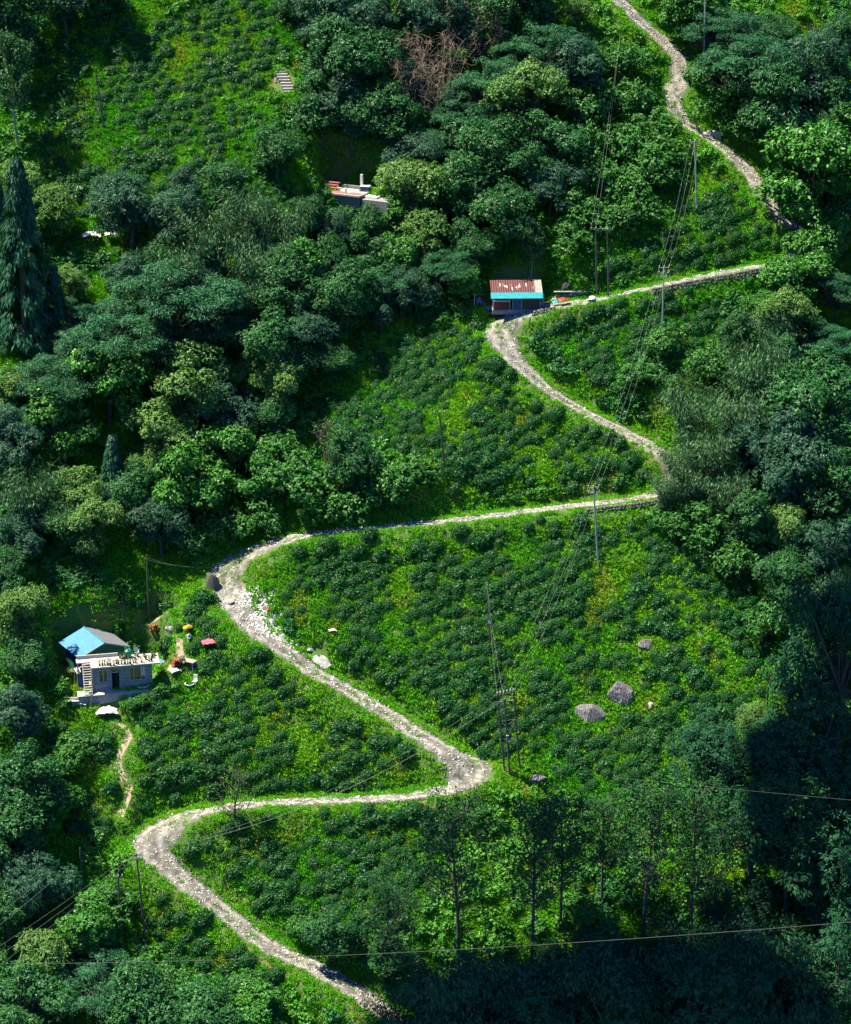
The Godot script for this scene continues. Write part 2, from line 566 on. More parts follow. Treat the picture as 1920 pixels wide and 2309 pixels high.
func make_materials():
	M.earth = worn("earth", lin(0.75, 0.8, 0.7), lin(0.95, 0.95, 0.9), lin(1, 1, 1), 0.02, 0.25, 0.95, 6.0, 2)
	M.earth.vertex_color_use_as_albedo = true
	M.track = worn("track_rubble", lin(0.085, 0.085, 0.085), lin(0.19, 0.185, 0.165), lin(0.36, 0.35, 0.32), 0.012, 0.16, 0.9, 7.0, 8)
	M.track.vertex_color_use_as_albedo = true
	M.soil = worn("bare_soil", lin(0.17, 0.12, 0.08), lin(0.30, 0.23, 0.16), lin(0.42, 0.36, 0.28), 0.02, 0.4, 0.95, 4.0, 9)
	M.stone = worn("grey_stone", lin(0.10, 0.10, 0.115), lin(0.30, 0.30, 0.31), lin(0.58, 0.57, 0.55), 0.016, 0.5, 0.85, 5.0, 12)
	M.boulder = worn("streaked_boulder", lin(0.025, 0.025, 0.03), lin(0.09, 0.09, 0.10), lin(0.5, 0.49, 0.48), 0.018, 0.5, 0.85, 6.0, 41)
	M.boulder.uv1_scale = Vector3(0.75, 0.22, 0.75)
	M.dark_stone = worn("dark_mossy_stone", lin(0.03, 0.032, 0.03), lin(0.075, 0.075, 0.06), lin(0.16, 0.17, 0.09), 0.02, 0.5, 0.9, 5.0, 14)
	M.pale_stone = worn("pale_stone", lin(0.22, 0.21, 0.20), lin(0.38, 0.37, 0.36), lin(0.52, 0.51, 0.5), 0.02, 0.8, 0.85, 3.0, 15)
	M.sand = worn("white_sand", lin(0.36, 0.345, 0.325), lin(0.44, 0.43, 0.41), lin(0.5, 0.49, 0.47), 0.05, 0.8, 0.95, 2.0, 16)
	M.wall_stone = worn("dry_stone", lin(0.05, 0.05, 0.045), lin(0.15, 0.15, 0.13), lin(0.34, 0.33, 0.3), 0.03, 0.5, 0.9, 6.0, 17)
	M.leaf = surface("leaf", Color.WHITE, 0.5)
	M.leaf.vertex_color_use_as_albedo = true
	M.leaf.backlight_enabled = true
	M.leaf.metallic_specular = 0.3
	M.leaf.backlight = Color(0.55, 0.66, 0.30)
	M.gloss_leaf = surface("glossy_leaf", Color.WHITE, 0.42)
	M.gloss_leaf.vertex_color_use_as_albedo = true
	M.gloss_leaf.backlight_enabled = true
	M.gloss_leaf.metallic_specular = 0.27
	M.gloss_leaf.backlight = Color(0.38, 0.46, 0.25)
	M.grass = surface("grass_blade", Color.WHITE, 0.6)
	M.grass.vertex_color_use_as_albedo = true
	M.grass.backlight_enabled = true
	M.grass.metallic_specular = 0.25
	M.grass.backlight = Color(0.62, 0.72, 0.25)
	M.matt_leaf = surface("dull_leaf", Color.WHITE, 0.75)
	M.matt_leaf.metallic_specular = 0.15
	M.matt_leaf.vertex_color_use_as_albedo = true
	M.matt_leaf.backlight_enabled = true
	M.matt_leaf.backlight = Color(0.3, 0.36, 0.25)
	M.bark = worn("bark", lin(0.035, 0.03, 0.026), lin(0.075, 0.065, 0.055), lin(0.14, 0.125, 0.11), 0.03, 1.0, 0.95, 3.0, 21)
	M.pale_bark = worn("pale_bark", lin(0.16, 0.15, 0.13), lin(0.26, 0.25, 0.22), lin(0.38, 0.36, 0.33), 0.03, 1.0, 0.9, 2.0, 22)
	M.dry = surface("dry_twig", lin(0.2, 0.155, 0.115), 0.9)
	M.concrete = worn("raw_concrete", lin(0.13, 0.135, 0.14), lin(0.20, 0.205, 0.21), lin(0.28, 0.28, 0.275), 0.012, 0.45, 0.9, 1.0, 24)
	M.pale_concrete = worn("pale_concrete", lin(0.24, 0.23, 0.21), lin(0.34, 0.325, 0.30), lin(0.43, 0.42, 0.39), 0.015, 0.5, 0.9, 1.0, 25)
	M.dark_brown_board = worn("brown_board", lin(0.03, 0.028, 0.022), lin(0.05, 0.046, 0.036), lin(0.08, 0.07, 0.055), 0.03, 1.2, 0.8, 0.0, 43)  # dark brown boards of the open door and one shed panel
	M.unseen_cloud = surface("unseen_cloud", lin(0.8, 0.8, 0.8), 1.0)
	M.glass = surface("window_glass", Color(0.12, 0.14, 0.15, 0.12), 0.06)
	M.glass.transparency = BaseMaterial3D.TRANSPARENCY_ALPHA
	M.frame = surface("painted_frame", lin(0.42, 0.43, 0.42), 0.6)
	M.blue_tin = worn("blue_tin", lin(0.0, 0.11, 0.24), lin(0.0, 0.155, 0.33), lin(0.002, 0.20, 0.38), 0.012, 0.3, 0.6, 0.0, 26)
	M.grey_tin = surface("galvanised_tin", lin(0.20, 0.22, 0.24), 0.5, 0.3)
	M.maroon_tin = worn("rusty_maroon_tin", lin(0.04, 0.008, 0.011), lin(0.075, 0.012, 0.016), lin(0.12, 0.026, 0.026), 0.02, 0.6, 0.65, 0.0, 27)
	M.turquoise = worn("turquoise_board", lin(0.0, 0.24, 0.27), lin(0.004, 0.33, 0.37), lin(0.03, 0.4, 0.43), 0.015, 0.5, 0.5, 0.0, 28)
	M.green_board = surface("dark_green_board", lin(0.012, 0.10, 0.062), 0.7)
	M.blue_board = surface("blue_board", lin(0.03, 0.075, 0.19), 0.7)
	M.maroon_board = surface("maroon_board", lin(0.10, 0.016, 0.02), 0.7)
	M.red = surface("red_sheet", lin(0.30, 0.006, 0.012), 0.6)
	M.white_paint = surface("white_paint", lin(0.66, 0.66, 0.64), 0.6)
	M.white_plastic = surface("white_plastic", lin(0.7, 0.7, 0.7), 0.4)
	M.blue_plastic = surface("blue_plastic", lin(0.03, 0.2, 0.45), 0.4)
	M.deep_blue = surface("deep_blue_plastic", lin(0.02, 0.03, 0.18), 0.4)
	M.green_plastic = surface("green_plastic", lin(0.0, 0.15, 0.10), 0.35)
	M.pole = surface("pole_steel", lin(0.09, 0.085, 0.08), 0.6, 0.3)
	M.pale_pole = surface("pale_pole_steel", lin(0.33, 0.36, 0.37), 0.55, 0.3)
	M.wire = surface("aluminium_wire", lin(0.20, 0.23, 0.23), 0.6, 0.1)
	M.near_wire = surface("black_wire", lin(0.045, 0.055, 0.055), 0.7)
	M.porcelain = surface("porcelain", lin(0.55, 0.53, 0.5), 0.3)
	M.wood = worn("split_wood", lin(0.07, 0.022, 0.01), lin(0.19, 0.07, 0.028), lin(0.33, 0.15, 0.07), 0.03, 1.5, 0.85, 0.0, 29)
	M.grey_wood = worn("weathered_wood", lin(0.12, 0.105, 0.09), lin(0.24, 0.21, 0.18), lin(0.40, 0.37, 0.33), 0.03, 1.2, 0.9, 0.0, 30)
	M.pink = worn("pink_cloth", lin(0.28, 0.02, 0.05), lin(0.36, 0.08, 0.12), lin(0.42, 0.22, 0.24), 0.05, 1.2, 0.9, 0.0, 31)
	M.yellow = surface("yellow_cloth", lin(0.40, 0.26, 0.01), 0.85)
	M.white_cloth = worn("white_cloth", lin(0.30, 0.31, 0.33), lin(0.42, 0.425, 0.435), lin(0.52, 0.52, 0.52), 0.03, 0.8, 0.85, 0.0, 32)
	M.blue_cloth = worn("blue_tarpaulin", lin(0.02, 0.05, 0.14), lin(0.05, 0.12, 0.25), lin(0.2, 0.3, 0.42), 0.03, 0.8, 0.6, 0.0, 33)
	M.purple_cloth = surface("purple_cloth", lin(0.14, 0.03, 0.2), 0.9)
	M.brick = worn("brick", lin(0.3, 0.08, 0.04), lin(0.4, 0.14, 0.08), lin(0.5, 0.22, 0.14), 0.03, 1.5, 0.9, 0.0, 34)
	M.red_floor = worn("red_oxide_floor", lin(0.2, 0.025, 0.03), lin(0.28, 0.06, 0.06), lin(0.36, 0.2, 0.18), 0.02, 0.8, 0.7, 0.0, 35)
	M.clay = surface("black_pot", lin(0.03, 0.03, 0.035), 0.7)

# ---------- leaves ----------
# one leaf: a folded rhombus that starts at p and points along d; its blade faces n as far as it can
func leaf(p, d, n, length, width, c):
	var s = d.cross(n).normalized() * width * 0.5
	var m = p + d * length * 0.45
	var up = d.cross(s).normalized()
	if up.dot(n) < 0:
		up = -up
		s = -s
	var k = V.size()
	V.append(p); V.append(m + s + up * width * 0.12); V.append(p + d * length); V.append(m - s + up * width * 0.12)
	for i in 4:
		N.append(up); C.append(c)
	I.append(k); I.append(k + 1); I.append(k + 2)
	I.append(k); I.append(k + 2); I.append(k + 3)

func tint(r, a, b):
	var c = a.lerp(b, r.randf())
	var f = r.randf_range(0.72, 1.28)
	return Color(c.r * f, c.g * f, c.b * f)

func sphere_dir(r):
	var z = r.randf_range(-1, 1)
	var a = r.randf() * TAU
	var s = sqrt(1.0 - z * z)
	return Vector3(s * cos(a), z, s * sin(a))

# leaves over the shell of a lobe
func leafy_lobe(r, c, radius, count, length, width, a, b, droop, from_below = -0.45, loose = 0.22):
	var i = 0
	while i < count:
		var o = sphere_dir(r)
		if o.y < from_below: continue
		# a sprig: a handful of leaves round one twig end
		var bump = 1.0 + 0.55 * n_mid.get_noise_3d((c.x + o.x * radius.x) * 4.0, (c.y + o.y * radius.y) * 4.0, (c.z + o.z * radius.z) * 4.0)
		var p = c + o * radius * (bump * r.randf_range(1.0 - loose * 1.4, 1.0 + loose * 0.5))
		var tone = r.randf()
		for k in 5:
			i += 1
			var n = (o * 0.8 + Vector3(0, 0.6, 0) + sphere_dir(r) * 0.6).normalized()
			var d = (sphere_dir(r) + o * 0.6 + Vector3(0, -droop, 0))
			d = (d - n * d.dot(n) * 0.7).normalized()
			var f = r.randf_range(0.78, 1.22)
			var col = a.lerp(b, clampf(tone + r.randf_range(-0.25, 0.25), 0, 1))
			leaf(p + sphere_dir(r) * length * 0.35, d, n, length * r.randf_range(0.7, 1.3), width * r.randf_range(0.75, 1.25), Color(col.r * f, col.g * f, col.b * f))

func bush_mesh(seed_, wide, high, count, a, b):
	var r = RandomNumberGenerator.new()
	r.seed = seed_
	begin()
	# the woody, twiggy body under the leaves
	ink = a.lerp(b, 0.3)
	var rad = Vector3(wide * 0.5, high, wide * 0.5)
	var rings = 5
	var sides = 10
	for j in rings:
		for s in sides:
			var q = []
			for e in [[j, s], [j, s + 1], [j + 1, s + 1], [j + 1, s]]:
				var th = PI * 0.56 * e[0] / rings
				var ph = TAU * (e[1] % sides) / sides
				var o = Vector3(sin(th) * cos(ph), cos(th), sin(th) * sin(ph))
				q.append(o * rad * 0.86 * (1.0 + 0.25 * n_mid.get_noise_3d(o.x * 9 + seed_, o.y * 9, o.z * 9)))
			if j > 0: tri(q[0], q[1], q[2])
			tri(q[0], q[2], q[3])
	var i = 0
	while i < count:
		var o = sphere_dir(r)
		if o.y < -0.1: continue
		i += 1
		var f = 1.0 + 0.25 * n_mid.get_noise_3d(o.x * 9 + seed_, o.y * 9, o.z * 9)
		var p = o * rad * f * r.randf_range(0.86, 1.05)
		var n = (o + Vector3(0, 0.4, 0) + sphere_dir(r) * 0.6).normalized()
		var d = sphere_dir(r) + o * 0.7
		d = (d - n * d.dot(n) * 0.7).normalized()
		leaf(p, d, n, r.randf_range(0.10, 0.19), r.randf_range(0.06, 0.10), tint(r, a, b))
	return done()

func tuft_mesh(seed_, blades, spread, high, broad):
	var r = RandomNumberGenerator.new()
	r.seed = seed_
	begin()
	for i in blades:
		var a = r.randf() * TAU
		var p = Vector3(cos(a), 0, sin(a)) * spread * sqrt(r.randf())
		var d = (Vector3(r.randf_range(-1, 1), r.randf_range(0.25, 1.2), r.randf_range(-1, 1))).normalized()
		var n = (Vector3(0, 1, 0) + sphere_dir(r) * 0.6).normalized()
		var f = r.randf_range(0.75, 1.25)
		leaf(p + Vector3(0, r.randf() * high * 0.5, 0), d, n, high * r.randf_range(0.7, 1.3), broad * r.randf_range(0.6, 1.3), Color(f, f, f * r.randf_range(0.7, 1.2)))
	return done()

# ---------- fields ----------
const FIELDS = [
	["in the lowest field under the last bend", [[340, 1945], [400, 2005], [480, 2075], [560, 2140], [640, 2185], [620, 2240], [420, 2230], [340, 2170], [285, 2110], [280, 1990]]],
	["in the field between the two lowest road legs", [[405, 1880], [500, 1838], [700, 1826], [900, 1822], [1010, 1812], [1100, 1850], [1010, 1910], [1000, 2010], [900, 2090], [780, 2110], [690, 2105], [620, 2085], [540, 2015], [450, 1945], [385, 1905]]],
	["on the slope below the blue-roofed house", [[120, 1640], [240, 1625], [330, 1575], [430, 1545], [510, 1450], [560, 1460], [620, 1500], [700, 1560], [860, 1650], [990, 1712], [1010, 1748], [920, 1778], [700, 1780], [620, 1785], [450, 1800], [340, 1810], [290, 1870], [200, 1900], [130, 1860], [110, 1740]]],
	["on the slope above the blue-roofed house", [[170, 1400], [330, 1330], [470, 1315], [500, 1380], [545, 1440], [500, 1500], [420, 1520], [370, 1490], [290, 1440]]],
	["in the wide middle field", [[600, 1255], [720, 1218], [830, 1205], [1000, 1192], [1200, 1168], [1330, 1175], [1440, 1175], [1600, 1200], [1690, 1290], [1740, 1400], [1740, 1520], [1690, 1640], [1560, 1740], [1400, 1790], [1240, 1800], [1130, 1740], [1050, 1650], [960, 1590], [860, 1535], [770, 1475], [700, 1430], [650, 1390], [610, 1330], [590, 1280]]],
	["on the spur below the maroon-roofed shed", [[1075, 725], [1105, 770], [1180, 862], [1290, 945], [1400, 1000], [1480, 1050], [1480, 1095], [1400, 1100], [1200, 1112], [1000, 1110], [930, 1060], [860, 1010], [740, 1000], [700, 930], [800, 850], [940, 760]]],
	["in the field inside the upper hairpin", [[1190, 730], [1260, 705], [1400, 680], [1560, 655], [1650, 665], [1620, 730], [1560, 800], [1500, 870], [1460, 910], [1390, 880], [1300, 845], [1235, 790]]],
	["in the top field above the level road leg", [[1500, 500], [1590, 440], [1680, 430], [1740, 500], [1755, 565], [1650, 590], [1500, 618], [1400, 640], [1330, 615], [1400, 565]]],
	["on the far meadow beside the stone steps", [[110, 240], [300, 80], [480, 0], [700, -20], [650, 110], [625, 180], [600, 260], [640, 330], [580, 390], [450, 430], [260, 450], [170, 510], [90, 400], [80, 300]]]]
const BARE_SPOTS = [[292, 1530, 3.6], [180, 1500, 4.0], [240, 1530, 4.0], [330, 1530, 2.2], [402, 1470, 1.0], [400, 1505, 1.3], [428, 1508, 1.0], [436, 1545, 1.0], [790, 425, 3.2], [760, 410, 2.5], [830, 425, 2.5], [208, 552, 1.6], [252, 550, 1.4], [1605, 302, 1.2], [350, 1405, 1.6], [1330, 1605, 1.7], [1400, 1560, 1.8], [1455, 1452, 1.1], [1468, 1585, 0.8], [1210, 1755, 1.4], [718, 1478, 1.9], [750, 1423, 0.9], [1165, 690, 4.6], [1255, 690, 1.6], [590, 1370, 1.7], [610, 1400, 1.4], [245, 1595, 2.2], [478, 1310, 1.6], [1150, 1745, 1.4], [640, 190, 2.6], [450, 1480, 0.1]]
var field_polys = []
var bare_at = []

func map_poly(list):
	var out = PackedVector2Array()
	for q in list:
		var p = at(q[0], q[1])
		out.append(Vector2(p.x, p.z))
	return out

func clear_of(x, z, more = 0.0):
	for b in bare_at:
		if Vector2(x - b.x, z - b.y).length() < b.z + more: return false
	return true

func make_fields():
	for b in BARE_SPOTS:
		var p = at(b[0], b[1])
		bare_at.append(Vector3(p.x, p.z, b[2]))
	# tea bushes
	var a = Color(0.005, 0.040, 0.010)
	var b = Color(0.020, 0.105, 0.018)
	var kinds = []
	for i in 7:
		kinds.append(bush_mesh(40 + i * 3, rng.randf_range(1.1, 1.4), rng.randf_range(0.56, 0.76), 620, a, b))
	var spots = []
	for f in FIELDS.size():
		var poly = map_poly(FIELDS[f][1])
		field_polys.append(poly)
		var box_ = Rect2(poly[0], Vector2.ZERO)
		for q in poly: box_ = box_.expand(q)
		var turn = [0.1, 0.35, 0.3, 0.3, 0.42, 0.5, 0.3, 0.3, 0.25][f]
		var ax = Vector2(cos(turn), -sin(turn))
		var ay = Vector2(sin(turn), cos(turn))
		var mid = box_.get_center()
		var reach = box_.size.length() * 0.5
		var loose = f == 8
		var du = 1.45 if loose else 1.12
		var dv = 1.25 if loose else 1.08
		for v in range(-int(reach / dv), int(reach / dv) + 1):
			for u in range(-int(reach / du), int(reach / du) + 1):
				var q = mid + ax * ((u + 0.5 * (v % 2)) * du + rng.randfn(0, 0.24)) + ay * (v * dv + rng.randfn(0, 0.2))
				if not Geometry2D.is_point_in_polygon(q, poly): continue
				if gap(q.x, q.y) < 0.75: continue
				if not clear_of(q.x, q.y, 0.3): continue
				var sparse = n_mid.get_noise_2d(q.x * 1.3 + 30, q.y * 1.3)
				if sparse > (0.34 if loose else 0.42) - 0.25 * n_fine.get_noise_2d(q.x * 0.8, q.y * 0.8): continue
				if rng.randf() < 0.05: continue
				var s = rng.randf_range(0.78, 1.38) * (1.0 - 0.25 * smoothstep(-0.1, 0.3, sparse))
				if rng.randf() < 0.12: s *= 1.2
				var size = s * px_per_m(Vector3(q.x, 0, q.y))
				spots.append([size, q, s, f, -turn + PI * 0.5 * 0.0 + rng.randfn(0, 0.35) + (PI if rng.randf() < 0.5 else 0.0), rng.randf_range(0.95, 1.5)])
	spots.sort_custom(func(p, q): return p[0] > q[0])
	# the three hundred that show largest stand singly
	var rest = []
	var singles = []
	var count = 0
	for sp in spots:
		var y = ground(sp[1].x, sp[1].y)
		var n = ground_normal(sp[1].x, sp[1].y)
		var up = (Vector3.UP * 1.2 + n).normalized()
		var bz = Vector3(cos(sp[4]), 0, sin(sp[4])).cross(up).normalized()
		var bx = up.cross(bz)
		var t = Transform3D(Basis(bx * sp[2] * sp[5], up * sp[2], bz * sp[2]), Vector3(sp[1].x, y - 0.06, sp[1].y))
		var c = at_pixel(t.origin)
		var seen = c.x > -10 and c.x < 1930 and c.y > -10 and c.y < 2310
		if count < 300 and seen:
			var o = MeshInstance3D.new()
			o.name = numbered("tea_bush")
			o.mesh = kinds[count % kinds.size()]
			o.material_override = M.gloss_leaf
			add_child(o)
			o.transform = t
			singles.append([o, sp[3], c])
			count += 1
		else:
			rest.append(t)
	name_bushes(singles)
	print("tea bushes ", spots.size())
	scatter("tea_bushes", kinds[2], M.gloss_leaf, rest, [], "dense rows of smaller clipped dark green tea bushes filling the fields", "tea bushes")
	make_ground_cover()

const ORDINAL = ["first", "second", "third", "fourth", "fifth", "sixth", "seventh", "eighth", "ninth", "tenth", "eleventh", "twelfth", "thirteenth", "fourteenth", "fifteenth", "sixteenth", "seventeenth", "eighteenth", "nineteenth", "twentieth"]
const FIELD_NAMES = ["field under the last bend", "field between lowest road legs", "slope below the house", "slope above the house", "wide middle field", "spur below the shed", "field inside the upper hairpin", "top field", "far meadow"]

# each bush is told by its part of the field and its turn from the left there
func name_bushes(singles):
	for f in FIELDS.size():
		var mine = singles.filter(func(s): return s[1] == f)
		if mine.is_empty(): continue
		mine.sort_custom(func(p, q): return p[2].y < q[2].y)
		var bands = maxi(1, int(ceil(mine.size() / 9.0)))
		var per = int(ceil(float(mine.size()) / bands))
		for b in bands:
			var row = mine.slice(b * per, mini((b + 1) * per, mine.size()))
			row.sort_custom(func(p, q): return p[2].x < q[2].x)
			var band = "only band" if bands == 1 else ("topmost band" if b == 0 else ("lowest band" if b == bands - 1 else ORDINAL[b] + " band from top"))
			for i in row.size():
				tag(row[i][0], "tea bush, %s from left in the %s, %s" % [ORDINAL[mini(i, 19)], band, FIELD_NAMES[f]], "tea bush", "large tea bushes " + FIELDS[f][0])

func at_pixel(p):
	var q = sight.inverse() * (p - EYE)
	return Vector2(960.0 + q.x / -q.z / half_tan * 1154.5, 1154.5 - q.y / -q.z / half_tan * 1154.5)

func scatter(called, mesh, material, where, colors, label, category):
	var mm = MultiMesh.new()
	mm.transform_format = MultiMesh.TRANSFORM_3D
	mm.use_colors = colors.size() > 0
	mm.mesh = mesh
	mm.instance_count = where.size()
	for i in where.size():
		mm.set_instance_transform(i, where[i])
		if colors.size(): mm.set_instance_color(i, colors[i])
	var o = MultiMeshInstance3D.new()
	o.name = numbered(called)
	o.multimesh = mm
	o.material_override = material
	add_child(o)
	return tag(o, label, category, "", "stuff")

func make_ground_cover():
	var where = []
	var colors = []
	var shrub_at = []
	var shrub_c = []
	var stone_at = []
	var stone_c = []
	for i in 200000:
		var x = rng.randf_range(-60, 60)
		var z = rng.randf_range(-66, 54)
		var g = gap(x, z)
		var p = Vector3(x, ground(x, z), z)
		var c = at_pixel(p)
		if c.x < -60 or c.x > 1980 or c.y < -60 or c.y > 2380: continue
		if not clear_of(x, z, -1.0): continue
		var on_road = g < -0.12
		if on_road:
			# a strip of grass down the crown of the track in places
			if not (g < -0.85 and n_mid.get_noise_2d(x * 0.7, z * 0.7) > 0.02 and rng.randf() < 0.6): continue
		var dry = n_mid.get_noise_2d(x * 1.5, z * 1.5) + 0.3 * n_fine.get_noise_2d(x, z)
		var lush = n_big.get_noise_2d(x * 2.0 + 70, z * 2.0)
		var col = Color(0.070, 0.32, 0.014).lerp(Color(0.17, 0.41, 0.018), clampf(0.5 + lush * 1.2, 0, 1))
		if dry > 0.3: col = col.lerp(Color(0.34, 0.25, 0.04), clampf((dry - 0.3) * 1.4, 0, 0.4))
		if g < 1.6 and not on_road: col = col.lerp(Color(0.10, 0.40, 0.008), 0.55)
		var f = rng.randf_range(0.7, 1.25)
		col = Color(col.r * f * rng.randf_range(0.85, 1.15), col.g * f, col.b * f)
		var s = rng.randf_range(0.7, 1.5) * (0.45 if on_road else (0.65 if g < 1.2 else 1.0))
		var up = (Vector3.UP + ground_normal(x, z)).normalized()
		var a = rng.randf() * TAU
		var bx = up.cross(Vector3(cos(a), 0, sin(a))).normalized()
		where.append(Transform3D(Basis(bx * s, up * s, bx.cross(up) * s), p))
		colors.append(col)
	scatter("grass", tuft_mesh(5, 24, 0.38, 0.24, 0.095), M.grass, where, colors, "bright green grass and weeds covering the slope between tea bushes", "grass")
	# loose stones on the track
	for q in road_line:
		for k in 14:
			var w = q.w * 1.02
			var x = q.x + rng.randf_range(-w, w)
			var z = q.z + rng.randf_range(-w, w)
			if gap(x, z) > 0.05: continue
			var s = rng.randf_range(0.03, 0.10) * (1.6 if rng.randf() < 0.1 else 1.0)
			stone_at.append(Transform3D(Basis.from_euler(Vector3(rng.randf() * 6, rng.randf() * 6, 0)).scaled(Vector3(s, s * 0.8, s)), Vector3(x, ground(x, z) + 0.05, z)))
			var f = rng.randf_range(0.18, 0.62)
			stone_c.append(Color(f, f * 0.98, f * 0.93))
	# broken pale rubble spilled beside the bend above the house
	for k in 900:
		var e = [[600, 1362, 1.5], [615, 1395, 1.3], [560, 1350, 1.2], [640, 1430, 1.5], [590, 1405, 1.4]][k % 5]
		var p = at(e[0], e[1])
		var x = p.x + rng.randfn(0, e[2] * 0.55)
		var z = p.z + rng.randfn(0, e[2] * 0.5)
		var s = rng.randf_range(0.04, 0.16)
		stone_at.append(Transform3D(Basis.from_euler(Vector3(rng.randf() * 6, rng.randf() * 6, 0)).scaled(Vector3(s, s * 0.8, s)), Vector3(x, ground(x, z) + 0.03, z)))
		var f = rng.randf_range(0.35, 0.68)
		stone_c.append(Color(f, f * 0.98, f * 0.94))
	begin()
	rock(Vector3(1, 1, 1), 3, 0.4, 4, 4)
	var sm = surface("loose_stone", Color.WHITE, 0.9)
	sm.vertex_color_use_as_albedo = true
	scatter("road_stones", done(), sm, stone_at, stone_c, "loose pale stones strewn over the rubble track", "stones")
	# scrub: knee to head high weeds, thick under the trees, none in the tea
	begin()
	var r = RandomNumberGenerator.new()
	r.seed = 88
	for k in 4:
		var o = Vector3(r.randf_range(-0.35, 0.35), r.randf_range(0.2, 0.5), r.randf_range(-0.35, 0.35))
		leafy_lobe(r, o, Vector3(0.42, 0.4, 0.42), 75, 0.26, 0.13, Color(0.8, 0.8, 0.8), Color(1.1, 1.1, 1.1), 0.3, -0.6)
	var scrub = done()
	for i in 19000:
		var x = rng.randf_range(-62, 62)
		var z = rng.randf_range(-68, 56)
		if gap(x, z) < 1.3 or not clear_of(x, z, 0.2): continue
		var c = at_pixel(Vector3(x, ground(x, z), z))
		if c.x < -80 or c.x > 2000 or c.y < -80 or c.y > 2420: continue
		var tea = false
		var at_meadow = Geometry2D.is_point_in_polygon(Vector2(x, z), field_polys[8])
		for f in field_polys:
			if Geometry2D.is_point_in_polygon(Vector2(x, z), f):
				tea = true
				break
		if tea and rng.randf() > (0.4 if at_meadow else 0.05): continue
		if n_mid.get_noise_2d(x + 200, z) > 0.22: continue
		var s = rng.randf_range(0.6, 1.35) * (0.6 if tea else 1.0)
		var kind = n_big.get_noise_2d(x * 2.5 - 90, z * 2.5)
		var col = Color(0.026, 0.15, 0.032).lerp(Color(0.07, 0.26, 0.022), clampf(0.5 + kind * 1.6, 0, 1))
		var f2 = rng.randf_range(0.7, 1.25)
		shrub_at.append(Transform3D(Basis(Vector3.UP, rng.randf() * TAU).scaled(Vector3(s, s * rng.randf_range(0.7, 1.3), s)), Vector3(x, ground(x, z) - 0.05, z)))
		shrub_c.append(Color(col.r * f2, col.g * f2, col.b * f2))
	scatter("undergrowth", scrub, M.leaf, shrub_at, shrub_c, "tangled green undergrowth filling the slope outside the tea fields", "undergrowth")

# ---------- trees ----------
# Each kind is grown a few times; the copies share its meshes.
var grown = {}

func limb(r, from, to, r0, r1, bend = 0.12, sides = 5):
	var pts = []
	var rad = []
	var l = from.distance_to(to)
	var off = sphere_dir(r) * l * bend
	for i in 5:
		var t = i / 4.0
		pts.append(from.lerp(to, t) + off * sin(PI * t) + Vector3(0, -0.05 * l * sin(PI * t), 0))
		rad.append(lerpf(r0, r1, t))
	tube(pts, rad, sides, false)
	return pts

# round or uneven broadleaf crown made of lobes on limbs
func grow_broadleaf(seed_, o):
	var r = RandomNumberGenerator.new()
	r.seed = seed_
	var lobes = []
	var hc = o.hc
	for i in o.lobes:
		var d = sphere_dir(r)
		d.y = d.y * 0.9 + 0.08
		var f = r.randf_range(0.4, 1.0)
		lobes.append([Vector3(d.x * o.rx * f, hc + d.y * o.ry * f, d.z * o.rx * f), r.randf_range(o.lobe * 0.6, o.lobe * 1.3)])
	begin()
	var fork = Vector3(r.randf_range(-0.3, 0.3), hc * 0.55, r.randf_range(-0.3, 0.3))
	tube([Vector3(0, -0.6, 0), Vector3(0.03, hc * 0.3, 0.02), fork], [o.trunk * 1.25, o.trunk, o.trunk * 0.85], 7, false)
	for l in lobes: limb(r, fork.lerp(Vector3(0, hc, 0), r.randf() * 0.5), l[0], o.trunk * 0.45, 0.03)
	var wood = done()
	begin()
	for l in lobes:
		var ca = o.a.lerp(o.b, r.randf() * 0.5)
		leafy_lobe(r, l[0], Vector3(l[1], l[1] * o.flat, l[1]), int(o.leaves * l[1] * l[1]), o.length, o.width, ca, o.b, o.droop, o.get("below", -0.5))
	return [wood, done()]

# tiers of flat feathery sprays
func grow_feathery(seed_, o):
	var r = RandomNumberGenerator.new()
	r.seed = seed_
	begin()
	var fork = Vector3(0, o.hc * 0.5, 0)
	tube([Vector3(0, -0.6, 0), Vector3(0.1, o.hc * 0.25, 0), fork], [0.24, 0.2, 0.17], 7, false)
	var sprays = []
	for i in o.lobes:
		var a = r.randf() * TAU
		var f = sqrt(r.randf())
		var p = Vector3(cos(a) * o.rx * f, o.hc + o.ry * ((1.0 - f * f * 0.9) * r.randf_range(0.2, 1.0) - 0.35 * r.randf()), sin(a) * o.rx * f)
		limb(r, fork, p, 0.09, 0.02)
		sprays.append(p)
	var wood = done()
	begin()
	for p in sprays:
		var rad = r.randf_range(0.5, 1.05)
		var ca = tint(r, o.a, o.b)
		for i in int(o.leaves * rad * rad):
			var a = r.randf() * TAU
			var f = sqrt(r.randf())
			var q = p + Vector3(cos(a) * rad * f, 0.3 * rad * (1.0 - f * f) + r.randf_range(-0.22, 0.16), sin(a) * rad * f)
			var d = (Vector3(cos(a), -0.25, sin(a)) + sphere_dir(r) * 0.6).normalized()
			leaf(q, d, (Vector3.UP + sphere_dir(r) * 0.5).normalized(), r.randf_range(0.18, 0.34), r.randf_range(0.05, 0.10), tint(r, ca, o.b))
	return [wood, done()]

